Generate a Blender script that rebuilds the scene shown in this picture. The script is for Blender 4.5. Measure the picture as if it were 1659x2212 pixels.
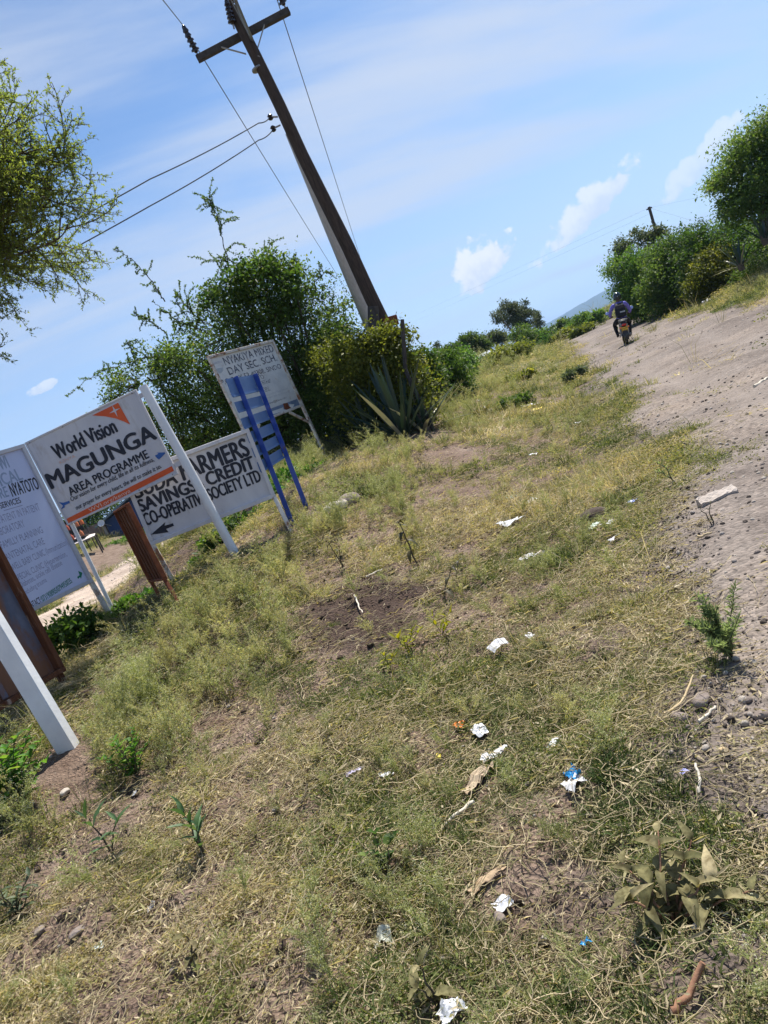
import bpy, math, random
import numpy as np
from mathutils import Vector, Matrix

# ------------------------------------------------------------------ scene, camera, sky, sun
for o in list(bpy.data.objects):
    bpy.data.objects.remove(o)
scn = bpy.context.scene
COL = scn.collection
random.seed(7)
RNG = np.random.default_rng(7)
R = math.radians

F = 1600.0                      # focal length, in units of a 1659 wide picture
TH = R(24.5)                    # roll of the hand-held camera
PH = math.atan(206.5 / 1600.0)  # pitch, looking down
EYE = 1.5
CT, ST = math.cos(TH), math.sin(TH)
CP, SP = math.cos(PH), math.sin(PH)

cam_d = bpy.data.cameras.new('camera')
cam = bpy.data.objects.new('camera', cam_d)
COL.objects.link(cam)
cam_d.sensor_fit = 'HORIZONTAL'
cam_d.sensor_width = 36.0
cam_d.lens = 36.0 * F / 1659.0
cam_d.clip_start = 0.05
cam_d.clip_end = 30000
_R = Vector((1, 0, 0)); _U = Vector((0, SP, CP)); _F = Vector((0, CP, -SP))
_X = _R * CT - _U * ST
_Y = _R * ST + _U * CT
m = Matrix((_X, _Y, -_F)).transposed().to_4x4()
m.translation = (0, 0, EYE)
cam.matrix_world = m
scn.camera = cam

SUN_EL, SUN_AZ = R(60), R(32)   # azimuth measured from +Y towards +X
sd = bpy.data.lights.new('sun', 'SUN')
sd.energy = 5.0
sd.angle = R(0.53)
sd.color = (1.0, 0.95, 0.87)
so = bpy.data.objects.new('sun', sd)
COL.objects.link(so)
sdir = Vector((math.sin(SUN_AZ) * math.cos(SUN_EL), math.cos(SUN_AZ) * math.cos(SUN_EL), math.sin(SUN_EL)))
so.rotation_euler = sdir.to_track_quat('Z', 'Y').to_euler()
so.location = (0, 0, 60)

scn.view_settings.view_transform = 'Standard'
scn.view_settings.look = 'None'
scn.view_settings.exposure = 0.75
scn.view_settings.gamma = 1.0
scn.view_settings.use_curve_mapping = False

# ------------------------------------------------------------------ picture <-> place
def ray(px, py):
    rx, ry = px - 829.5, py - 1106.0
    r = (rx * CT - ry * ST) / F
    u = (-rx * ST - ry * CT) / F
    return np.array([r, CP + u * SP, -SP + u * CP])
def at(px, py, Y):
    d = ray(px, py)
    return np.array([0, 0, EYE]) + d * (Y / d[1])
def D(zx, zy, sc, ox, oy):
    return ((ox + zx / sc) / 1.85172, (oy + zy / sc) / 1.85172)
def Z1(x, y): return D(x, y, 2.07375, 0, 1500)
def Z2(x, y): return D(x, y, 1.659, 500, 1250)
def Z3(x, y): return D(x, y, 3.6867, 800, 1350)
def Z4(x, y): return D(x, y, 1.508, 600, 0)

# ------------------------------------------------------------------ noise
def _hash(ix, iy, s):
    n = (ix.astype(np.int64) * 374761393 + iy.astype(np.int64) * 668265263 + s * 974634777) & 0xffffffff
    n = ((n ^ (n >> 13)) * 1274126177) & 0xffffffff
    return ((n ^ (n >> 16)) & 0xffff) / 65535.0
def vn(x, y, s=0):
    x = np.asarray(x, float); y = np.asarray(y, float)
    ix, iy = np.floor(x), np.floor(y)
    fx, fy = x - ix, y - iy
    fx = fx * fx * (3 - 2 * fx); fy = fy * fy * (3 - 2 * fy)
    a = _hash(ix, iy, s); b = _hash(ix + 1, iy, s); c = _hash(ix, iy + 1, s); d = _hash(ix + 1, iy + 1, s)
    return (a * (1 - fx) + b * fx) * (1 - fy) + (c * (1 - fx) + d * fx) * fy
def fbm(x, y, s=0, o=4):
    t = 0; a = .5; n = 0
    for i in range(o):
        t = t + a * vn(x * 2 ** i + 17.3 * i, y * 2 ** i - 9.1 * i, s + i); n += a; a *= .5
    return t / n
def ss(a, b, x):
    t = np.clip((np.asarray(x, float) - a) / (b - a), 0, 1)
    return t * t * (3 - 2 * t)

# ------------------------------------------------------------------ lie of the land
def edge(y):        # left edge of the gravel road
    return np.interp(y, [-50, 0, 2, 5, 8, 12.5, 20, 30, 50, 90, 200, 6000], [-16, .15, .66, 1.75, 2.85, 4.2, 6.6, 9.6, 15.5, 27.5, 60, 60])
def zroad(y):
    return .55 * ss(26, 62, y)
def land(x, y):
    s = (edge(y) - x) * .95
    M = 1.0 * ss(.3, 12, y) * (1 - .35 * ss(25, 70, y)) * (1 - ss(120, 300, y))
    q = ss(10.5, 13.5, y)
    q2 = ss(7.6, 8.8, y) * (1 - q); back = 1 - .85 * ss(4.4 + 2 * q, 9.0 + 2 * q - 3.0 * q2, s)
    z = zroad(y) + M * ss(.15, 4.6, s) * back - .06 * ss(0, 1, s) * (1 - ss(1, 2.2, s)) * ss(1, 3, y)
    # bank on the far side of the gravel road
    sr = -s - 4.3
    z = z + .55 * ss(.2, 3.5, sr) * ss(-5, 5, y) * (1 - ss(150, 400, y))
    # bank on the far side of the side road
    z = z + 1.1 * ss(11, 17, -x) * ss(10, 18, y) * (1 - ss(90, 200, y))
    return z
def roadmask(x, y):
    w = (fbm(x * .9, y * .9, 5, 4) - .5) * (.5 + .035 * np.clip(y, 0, 30)) + (vn(x * 6, y * 6, 9) - .5) * .22
    l = x - edge(y) + w * .9
    r = edge(y) + 4.5 - x + (fbm(x * .8, y * .8, 15, 3) - .5) * .8
    return np.minimum(l, r)           # > 0 on the road
def lroadmask(x, y):
    w = (fbm(x * .5, y * .5, 25, 3) - .5) * 1.0
    return np.minimum(np.minimum(x + 10.6 + w, -5.7 - x + w), np.minimum(y - 3, 400 - y))
PATCH = [(-.42, 5.35, .72, .30), (-.55, 4.9, .35, .3), (-1.9, 2.95, .35, .3), (-1.5, 2.35, .3, .3), (-1.2, 3.4, .28, .2), (.3, 4.6, .25, .2), (-.9, 2.1, .2, .2), (.5, 6.2, .35, .2), (.75, 3.6, .22, .2), (-.3, 3.3, .2, .2), (-.15, 5.9, .4, .2), (-1.55, 2.7, .30, .25), (-1.95, 3.5, .45, .2), (-.02, 2.05, .22, .35), (.08, 2.45, .16, .3),
         (-.75, 6.6, .45, .25), (-.2, 7.3, .5, .2), (.9, 8.4, .6, .25), (1.3, 10.6, .9, .35), (-1.35, 4.3, .35, .2), (-.55, 1.6, .12, .1)]
def bare(x, y):      # 1 where the soil lies bare
    b = np.zeros_like(np.asarray(x, float))
    for (cx, cy, r, st) in PATCH:
        d = np.hypot((x - cx), (y - cy) * .8) / r
        b = np.maximum(b, (1 - ss(.25, 1.25, d + (fbm(x * 5, y * 5, 31, 3) - .5) * 1.1)) * (.8 if st < .29 else 1.0))
    n = fbm(x * 1.25, y * 1.25, 41, 4)
    return np.maximum(b * 1.2, ss(.56, .76, n) * .72)
def ground_z(x, y):
    x = np.asarray(x, float); y = np.asarray(y, float)
    rd = ss(-.1, .3, np.maximum(roadmask(x, y), lroadmask(x, y)))
    near = 1 - ss(25, 60, np.hypot(x, y))
    d = (fbm(x * 1.6, y * 1.6, 50, 3) - .5) * .11 + (fbm(x * 7, y * 7, 60, 3) - .5) * .05 * (1 + bare(x, y)) + (vn(x * 34, y * 34, 70) - .5) * .012
    q_ = x - edge(y); rut = np.exp(-((q_ - 1.25 - .25 * np.sin(y * .35)) / .22) ** 2) + np.exp(-((q_ - 2.85 - .25 * np.sin(y * .35)) / .25) ** 2)
    dr = -.035 * rut + .03 * np.exp(-((q_ - .45) / .3) ** 2) + (fbm(x * .7, y * .7, 80, 3) - .5) * .10 + (fbm(x * 9, y * 9, 85, 2) - .5) * .03
    return land(x, y) + near * (d * (1 - rd) + dr * rd)
def gp(px, py):      # where the view ray meets the land
    d = ray(px, py); t = np.geomspace(.6, 700, 3200)
    P = np.array([0, 0, EYE]) + d[None] * t[:, None]
    k = np.argmax(P[:, 2] < land(P[:, 0], P[:, 1]))
    p = P[k]
    return np.array([p[0], p[1], float(ground_z(p[0], p[1]))])

# ------------------------------------------------------------------ mesh helpers
def mesh_np(name, V, F4, mat=None, smooth=False, attrs=None):
    V = np.asarray(V, np.float32); me = bpy.data.meshes.new(name)
    F4 = [np.asarray(f, np.int32) for f in (F4 if isinstance(F4, list) else [F4]) if len(f)]
    nl = sum(f.size for f in F4); nf = sum(len(f) for f in F4)
    me.vertices.add(len(V)); me.vertices.foreach_set('co', V.ravel())
    me.loops.add(nl); me.polygons.add(nf)
    me.loops.foreach_set('vertex_index', np.concatenate([f.ravel() for f in F4]))
    tot = np.concatenate([np.full(len(f), f.shape[1], np.int32) for f in F4])
    st = np.concatenate([[0], np.cumsum(tot)[:-1]]).astype(np.int32)
    me.polygons.foreach_set('loop_start', st); me.polygons.foreach_set('loop_total', tot)
    if smooth: me.polygons.foreach_set('use_smooth', np.ones(nf, bool))
    me.update(calc_edges=True); me.validate()
    for k, a in (attrs or {}).items():
        a = np.asarray(a, np.float32)
        if a.ndim == 1:
            t = me.attributes.new(k, 'FLOAT', 'POINT'); t.data.foreach_set('value', a)
        else:
            t = me.attributes.new(k, 'FLOAT_VECTOR', 'POINT'); t.data.foreach_set('vector', a.ravel())
    if mat: me.materials.append(mat)
    return me
def link(name, me, parent=None, loc=None):
    o = bpy.data.objects.new(name, me); COL.objects.link(o)
    if parent: o.parent = parent
    if loc is not None: o.location = loc
    return o
def tag(o, label=None, cat=None, group=None, kind=None):
    if label: o['label'] = label
    if cat: o['category'] = cat
    if group: o['group'] = group
    if kind: o['kind'] = kind
    return o
def empty(name, loc, label=None, cat=None, group=None):
    o = bpy.data.objects.new(name, None); COL.objects.link(o); o.location = loc
    o.empty_display_size = .2
    return tag(o, label, cat, group)
def nrm(v):
    v = np.asarray(v, float); return v / (np.linalg.norm(v) + 1e-12)
def frame_of(t):
    t = nrm(t); a = np.array([0, 0, 1.]) if abs(t[2]) < .9 else np.array([1., 0, 0])
    u = nrm(np.cross(t, a)); return u, np.cross(t, u)
class MB:
    def __init__(s): s.v = []; s.q = []; s.t = []; s.n = 0; s.p = []
    def add(s, V, quads=(), tris=(), polys=()):
        V = np.asarray(V, float); b = s.n; s.v.append(V); s.n += len(V)
        for f in quads: s.q.append([b + i for i in f])
        for f in tris: s.t.append([b + i for i in f])
        for f in polys: s.p.append([b + i for i in f])
        return s
    def box(s, c, size, ax=None, bev=0.0):
        c = np.asarray(c, float); hx, hy, hz = [k / 2 for k in size]
        A = np.eye(3) if ax is None else np.asarray(ax, float)
        b = min(bev, hx * .9, hy * .9, hz * .9)
        if b <= 0:
            P = np.array([[x, y, z] for z in (-hz, hz) for y in (-hy, hy) for x in (-hx, hx)])
            return s.add(c + P @ A, [(0, 2, 3, 1), (4, 5, 7, 6), (0, 1, 5, 4), (2, 6, 7, 3), (0, 4, 6, 2), (1, 3, 7, 5)])
        pts = []; idx = {}
        for sx in (-1, 1):
            for sy in (-1, 1):
                for sz in (-1, 1):
                    idx[sx, sy, sz] = len(pts)
                    pts += [[sx * hx, sy * (hy - b), sz * (hz - b)], [sx * (hx - b), sy * hy, sz * (hz - b)], [sx * (hx - b), sy * (hy - b), sz * hz]]
        q = []; t = []
        for a in range(3):
            o1, o2 = [(1, 2), (2, 0), (0, 1)][a]
            for sg in (-1, 1):
                f = []
                for (p1, p2) in ((-1, -1), (1, -1), (1, 1), (-1, 1)):
                    k = [0, 0, 0]; k[a] = sg; k[o1] = p1; k[o2] = p2
                    f.append(idx[tuple(k)] + a)
                q.append(f if sg > 0 else f[::-1])
            for p1 in (-1, 1):
                for p2 in (-1, 1):
                    k0 = [0, 0, 0]; k0[o1] = p1; k0[o2] = p2
                    k0[a] = -1; i0 = idx[tuple(k0)]; k0[a] = 1; i1 = idx[tuple(k0)]
                    f = [i0 + o1, i0 + o2, i1 + o2, i1 + o1]
                    q.append(f if p1 * p2 < 0 else f[::-1])
        for k, i in idx.items():
            f = [i, i + 1, i + 2]
            t.append(f if k[0] * k[1] * k[2] > 0 else f[::-1])
        return s.add(c + np.array(pts) @ A, q, t)
    def bar(s, a, b, w, h=None, side=None, bev=0.0):     # square bar between two points
        a = np.asarray(a, float); b = np.asarray(b, float); h = h or w
        t = nrm(b - a)
        if side is None: u, v = frame_of(t)
        else:
            u = nrm(np.asarray(side, float) - t * np.dot(side, t)); v = np.cross(t, u)
        return s.box((a + b) / 2, (w, h, np.linalg.norm(b - a)), np.array([u, v, t]), bev)
    def tube(s, pts, rad, n=8, cap=True):
        pts = np.asarray(pts, float); k = len(pts)
        rad = np.full(k, rad, float) if np.isscalar(rad) else np.asarray(rad, float)
        tg = np.gradient(pts, axis=0); u, v = frame_of(tg[0]); V = []
        for i in range(k):
            t = nrm(tg[i]); u = nrm(u - t * np.dot(u, t)); v = np.cross(t, u)
            a = np.arange(n) * 2 * math.pi / n
            V.append(pts[i] + rad[i] * (np.cos(a)[:, None] * u + np.sin(a)[:, None] * v))
        q = [(i * n + j, i * n + (j + 1) % n, (i + 1) * n + (j + 1) % n, (i + 1) * n + j) for i in range(k - 1) for j in range(n)]
        s.add(np.concatenate(V), q, polys=[tuple(range(n))[::-1], tuple((k - 1) * n + j for j in range(n))] if cap else ())
        return s
    def lathe(s, o, axis, prof, n=14):      # prof: (distance along axis, radius)
        o = np.asarray(o, float); ax = nrm(axis)
        return s.tube_prof(o, ax, prof, n)
    def tube_prof(s, o, ax, prof, n):
        u, v = frame_of(ax); a = np.arange(n) * 2 * math.pi / n; V = []
        for (d, r) in prof: V.append(o + ax * d + max(r, 1e-4) * (np.cos(a)[:, None] * u + np.sin(a)[:, None] * v))
        k = len(prof)
        q = [(i * n + j, i * n + (j + 1) % n, (i + 1) * n + (j + 1) % n, (i + 1) * n + j) for i in range(k - 1) for j in range(n)]
        return s.add(np.concatenate(V), q, polys=[tuple(range(n))[::-1], tuple((k - 1) * n + j for j in range(n))])
    def prism(s, poly, n, th):              # flat polygon (3-D points) pushed along n by th
        P = np.asarray(poly, float); n = np.asarray(n, float); k = len(P)
        V = np.concatenate([P + n * th, P])
        return s.add(V, [(i, k + i, k + (i + 1) % k, (i + 1) % k) for i in range(k)], polys=[tuple(range(k)), tuple(range(2 * k - 1, k - 1, -1))])
    def torus(s, c, axis, Rr, r, n=28, m_=10, squash=1.0):
        c = np.asarray(c, float); ax = nrm(axis); u, v = frame_of(ax); V = []
        for i in range(n):
            a = 2 * math.pi * i / n; d = math.cos(a) * u + math.sin(a) * v
            for j in range(m_):
                b = 2 * math.pi * j / m_
                V.append(c + d * (Rr + r * math.cos(b)) + ax * r * squash * math.sin(b))
        q = [(i * m_ + j, ((i + 1) % n) * m_ + j, ((i + 1) % n) * m_ + (j + 1) % m_, i * m_ + (j + 1) % m_) for i in range(n) for j in range(m_)]
        return s.add(np.array(V), q)
    def build(s, name, mat=None, parent=None, origin=None, smooth=False, attrs=None, mw=None):
        V = np.concatenate(s.v)
        if origin is not None: V = V - np.asarray(origin, float)
        me = bpy.data.meshes.new(name)
        me.from_pydata(V.tolist(), [], s.q + s.t + s.p)
        if smooth:
            me.polygons.foreach_set('use_smooth', [True] * len(me.polygons))
            try: me.set_sharp_from_angle(angle=R(52))
            except Exception: pass
        me.update()
        if mat: me.materials.append(mat)
        o = link(name, me, parent)
        if parent is None and origin is not None: o.location = origin
        return o

# ------------------------------------------------------------------ materials
MATS = {}
def nodes(name):
    mt = bpy.data.materials.new(name); mt.use_nodes = True
    nt = mt.node_tree; nt.nodes.clear()
    return mt, nt, nt.nodes.new('ShaderNodeOutputMaterial')
def N(nt, typ, **kw):
    n = nt.nodes.new(typ)
    for k, v in kw.items():
        if k.startswith('i_'):
            n.inputs[k[2:].replace('_', ' ')].default_value = v
        else: setattr(n, k, v)
    return n
def ramp(nt, stops, interp='LINEAR'):
    r = nt.nodes.new('ShaderNodeValToRGB'); r.color_ramp.interpolation = interp
    e = r.color_ramp.elements
    while len(e) < len(stops): e.new(.5)
    for el, (p, c) in zip(e, stops):
        el.position = p; el.color = (*c, 1) if len(c) == 3 else c
    return r
def pbr(name, c1, c2=None, scale=8.0, rough=.8, bump=.0, bscale=None, spec=.3, metal=0.0, c3=None, scale3=2.0, lo3=.55, hi3=.65, coord='Object', stretch=(1, 1, 1), dist=.02):
    mt, nt, out = nodes(name); L = nt.links.new
    b = N(nt, 'ShaderNodeBsdfPrincipled'); L(b.outputs[0], out.inputs[0])
    b.inputs['Roughness'].default_value = rough; b.inputs['Specular IOR Level'].default_value = spec; b.inputs['Metallic'].default_value = metal
    tc = N(nt, 'ShaderNodeTexCoord'); mp = N(nt, 'ShaderNodeMapping'); mp.inputs['Scale'].default_value = stretch
    L(tc.outputs[coord], mp.inputs['Vector'])
    n1 = N(nt, 'ShaderNodeTexNoise'); n1.inputs['Scale'].default_value = scale; n1.inputs['Detail'].default_value = 7; n1.inputs['Roughness'].default_value = .62
    L(mp.outputs[0], n1.inputs['Vector'])
    r = ramp(nt, [(.3, c1), (.7, c2 or c1)]); L(n1.outputs[0], r.inputs[0]); colour = r.outputs[0]
    if c3:
        n3 = N(nt, 'ShaderNodeTexNoise'); n3.inputs['Scale'].default_value = scale3; n3.inputs['Detail'].default_value = 8; n3.inputs['Roughness'].default_value = .65
        L(mp.outputs[0], n3.inputs['Vector'])
        r3 = ramp(nt, [(lo3, (0, 0, 0)), (hi3, (1, 1, 1))]); L(n3.outputs[0], r3.inputs[0])
        mx = N(nt, 'ShaderNodeMix', data_type='RGBA'); L(r3.outputs[0], mx.inputs['Factor']); L(colour, mx.inputs['A']); mx.inputs['B'].default_value = (*c3, 1)
        colour = mx.outputs['Result']
    L(colour, b.inputs['Base Color'])
    if bump:
        n2 = N(nt, 'ShaderNodeTexNoise'); n2.inputs['Scale'].default_value = bscale or scale * 4; n2.inputs['Detail'].default_value = 6
        L(mp.outputs[0], n2.inputs['Vector'])
        bp = N(nt, 'ShaderNodeBump'); bp.inputs['Strength'].default_value = bump; bp.inputs['Distance'].default_value = dist
        L(n2.outputs[0], bp.inputs['Height']); L(bp.outputs[0], b.inputs['Normal'])
    MATS[name] = mt
    return mt
def leafmat(name, stops, trans=.35, rough=.55, spec=.25, hue=.02, vary=.25, mottle=0, patchy=False):
    mt, nt, out = nodes(name); L = nt.links.new
    a = N(nt, 'ShaderNodeAttribute', attribute_name='tone')
    r = ramp(nt, stops)
    if patchy:
        pa = N(nt, 'ShaderNodeAttribute', attribute_name='ptone', attribute_type='INSTANCER'); ad = N(nt, 'ShaderNodeMath', operation='ADD', use_clamp=True); L(a.outputs['Fac'], ad.inputs[0]); L(pa.outputs['Fac'], ad.inputs[1]); L(ad.outputs[0], r.inputs[0])
    else: L(a.outputs['Fac'], r.inputs[0])
    oi = N(nt, 'ShaderNodeObjectInfo')
    mv = N(nt, 'ShaderNodeMapRange'); mv.inputs['To Min'].default_value = 1 - vary; mv.inputs['To Max'].default_value = 1 + vary; L(oi.outputs['Random'], mv.inputs['Value'])
    hs = N(nt, 'ShaderNodeHueSaturation'); cc = r.outputs[0]
    if mottle:
        tc = N(nt, 'ShaderNodeTexCoord'); nz = N(nt, 'ShaderNodeTexNoise'); nz.inputs['Scale'].default_value = mottle; nz.inputs['Detail'].default_value = 6; L(tc.outputs['Object'], nz.inputs[0])
        rz = ramp(nt, [(.3, (.45, .42, .36)), (.55, (1, 1, 1)), (.75, (1.35, 1.3, 1.2))]); L(nz.outputs[0], rz.inputs[0])
        mz = N(nt, 'ShaderNodeMix', data_type='RGBA', blend_type='MULTIPLY'); mz.inputs['Factor'].default_value = 1; L(cc, mz.inputs['A']); L(rz.outputs[0], mz.inputs['B']); cc = mz.outputs['Result']
    L(cc, hs.inputs['Color']); L(mv.outputs[0], hs.inputs['Value'])
    b = N(nt, 'ShaderNodeBsdfPrincipled'); b.inputs['Roughness'].default_value = rough; b.inputs['Specular IOR Level'].default_value = spec
    L(hs.outputs[0], b.inputs['Base Color'])
    t = N(nt, 'ShaderNodeBsdfTranslucent')
    tm = N(nt, 'ShaderNodeMix', data_type='RGBA', blend_type='MULTIPLY'); tm.inputs['Factor'].default_value = 1; L(hs.outputs[0], tm.inputs['A']); tm.inputs['B'].default_value = (1.5, 1.45, .7, 1)
    L(tm.outputs['Result'], t.inputs['Color'])
    mx = N(nt, 'ShaderNodeMixShader'); mx.inputs[0].default_value = trans
    L(b.outputs[0], mx.inputs[1]); L(t.outputs[0], mx.inputs[2]); L(mx.outputs[0], out.inputs[0])
    MATS[name] = mt
    return mt

# ------------------------------------------------------------------ sky
W = bpy.data.worlds.new('World'); scn.world = W; W.use_nodes = True
wt = W.node_tree; wt.nodes.clear(); WL = wt.links.new
wo = wt.nodes.new('ShaderNodeOutputWorld'); bg = wt.nodes.new('ShaderNodeBackground'); WL(bg.outputs[0], wo.inputs[0])
bg.inputs['Strength'].default_value = .1
sky = wt.nodes.new('ShaderNodeTexSky'); sky.sky_type = 'NISHITA'; sky.sun_disc = False
sky.sun_elevation = SUN_EL; sky.sun_rotation = SUN_AZ; sky.altitude = 1200; sky.air_density = 1.0; sky.dust_density = .5; sky.ozone_density = 2.0
def wm(op, a, b=None, c=None, clamp=False):
    n = wt.nodes.new('ShaderNodeMath'); n.operation = op; n.use_clamp = clamp
    for i, v in enumerate((a, b, c)):
        if v is None: continue
        if isinstance(v, (int, float)): n.inputs[i].default_value = v
        else: WL(v, n.inputs[i])
    return n.outputs[0]
def wdot(v, vec):
    n = wt.nodes.new('ShaderNodeVectorMath'); n.operation = 'DOT_PRODUCT'; WL(v, n.inputs[0]); n.inputs[1].default_value = tuple(vec); return n.outputs['Value']
def wss(v, a, b):
    n = wt.nodes.new('ShaderNodeMapRange'); n.interpolation_type = 'SMOOTHSTEP'; WL(v, n.inputs['Value'])
    n.inputs['From Min'].default_value = a; n.inputs['From Max'].default_value = b; return n.outputs[0]
def wnoise(v, scale, detail=6, rough=.55, dist=0.0):
    n = wt.nodes.new('ShaderNodeTexNoise'); WL(v, n.inputs['Vector'])
    n.inputs['Scale'].default_value = scale; n.inputs['Detail'].default_value = detail; n.inputs['Roughness'].default_value = rough; n.inputs['Distortion'].default_value = dist
    return n.outputs[0]
def wmix(f, a, b):
    n = wt.nodes.new('ShaderNodeMix'); n.data_type = 'RGBA'
    WL(f, n.inputs['Factor'])
    for s_, v in (('A', a), ('B', b)):
        if isinstance(v, tuple): n.inputs[s_].default_value = v
        else: WL(v, n.inputs[s_])
    return n.outputs['Result']
tcw = wt.nodes.new('ShaderNodeTexCoord'); dirw = tcw.outputs['Generated']
sepw = wt.nodes.new('ShaderNodeSeparateXYZ'); WL(dirw, sepw.inputs[0]); zc = wm('MAXIMUM', sepw.outputs[2], 0.0)
# high thin cloud: noise on a plane overhead, drawn out into streaks
inv = wm('DIVIDE', 1.0, wm('ADD', zc, .16))
pl = wt.nodes.new('ShaderNodeVectorMath'); pl.operation = 'SCALE'; WL(dirw, pl.inputs[0]); WL(inv, pl.inputs['Scale'])
mpw = wt.nodes.new('ShaderNodeMapping'); mpw.vector_type = 'TEXTURE'; mpw.inputs['Location'].default_value = (3, 1, 0); mpw.inputs['Rotation'].default_value = (0, 0, R(12)); mpw.inputs['Scale'].default_value = (3.4, .85, 1); WL(pl.outputs[0], mpw.inputs[0])
cir = wnoise(mpw.outputs[0], 1.15, 7, .5, .35)
cir2 = wnoise(mpw.outputs[0], 4.2, 6, .55, .6)
cm = wm('ADD', wm('MULTIPLY', cir, .8), wm('MULTIPLY', cir2, .2))
cm = wm('MULTIPLY', wss(cm, .46, .66), .78)
veil = wm('MULTIPLY', wss(zc, .45, .0), .72)           # the air whitens towards the horizon
tint = wt.nodes.new('ShaderNodeMix'); tint.data_type = 'RGBA'; tint.blend_type = 'MULTIPLY'; tint.inputs['Factor'].default_value = 1.0
WL(sky.outputs[0], tint.inputs['A']); tint.inputs['B'].default_value = (.76, .88, .96, 1)
col = wmix(cm, tint.outputs['Result'], (4.1, 4.5, 5.2, 1))
col = wmix(veil, col, (3.1, 3.9, 5.3, 1))
# fair-weather cumulus low over the horizon
def cumulus(px, py, a, b, tilt, opac, seed, col, fray=1.0):
    c = nrm(ray(px, py)); e1 = nrm(np.cross(c, [0, 0, 1])); e2 = np.cross(e1, c)
    ct, st = math.cos(tilt), math.sin(tilt)
    f1, f2 = e1 * ct + e2 * st, -e1 * st + e2 * ct
    p1 = wm('DIVIDE', wdot(dirw, f1), a); p2 = wdot(dirw, f2)
    up = wm('DIVIDE', wm('MAXIMUM', p2, 0.0), b); dn = wm('DIVIDE', wm('MAXIMUM', wm('MULTIPLY', p2, -1.0), 0.0), b * .62)
    q = wm('ADD', wm('MULTIPLY', p1, p1), wm('ADD', wm('MULTIPLY', up, up), wm('MULTIPLY', dn, dn)))
    off = wt.nodes.new('ShaderNodeVectorMath'); off.operation = 'ADD'; WL(dirw, off.inputs[0]); off.inputs[1].default_value = (seed * 3.1, seed * 1.7, seed)
    n1 = wnoise(off.outputs[0], 22, 2, .5, .3); n2 = wnoise(off.outputs[0], 60, 6, .6, .2)
    d = wm('ADD', wm('SUBTRACT', .95, q), wm('ADD', wm('MULTIPLY', wm('SUBTRACT', n1, .5), 2.4 * fray), wm('MULTIPLY', wm('SUBTRACT', n2, .5), 2.0)))
    front = wm('GREATER_THAN', wdot(dirw, c), .9)
    mk = wm('MULTIPLY', wm('MULTIPLY', wss(d, 0.0, .5), front), opac)
    sh = wss(wm('ADD', wm('MULTIPLY', n2, 1.3), wm('MULTIPLY', p2, .6 / b)), .25, 1.0)
    cc = wmix(sh, (4.1, 4.6, 5.5, 1), (5.6, 5.8, 6.1, 1))
    return wmix(mk, col, cc)
col = cumulus(1054, 570, .054, .037, R(22), .9, 1.0, col)
col = cumulus(1274, 456, .084, .024, R(19), .75, 2.3, col)
col = cumulus(1512, 356, .060, .022, R(22), .55, 3.7, col)
col = cumulus(84, 843, .024, .009, R(8), .6, 4.9, col)
WL(col, bg.inputs[0])

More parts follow.
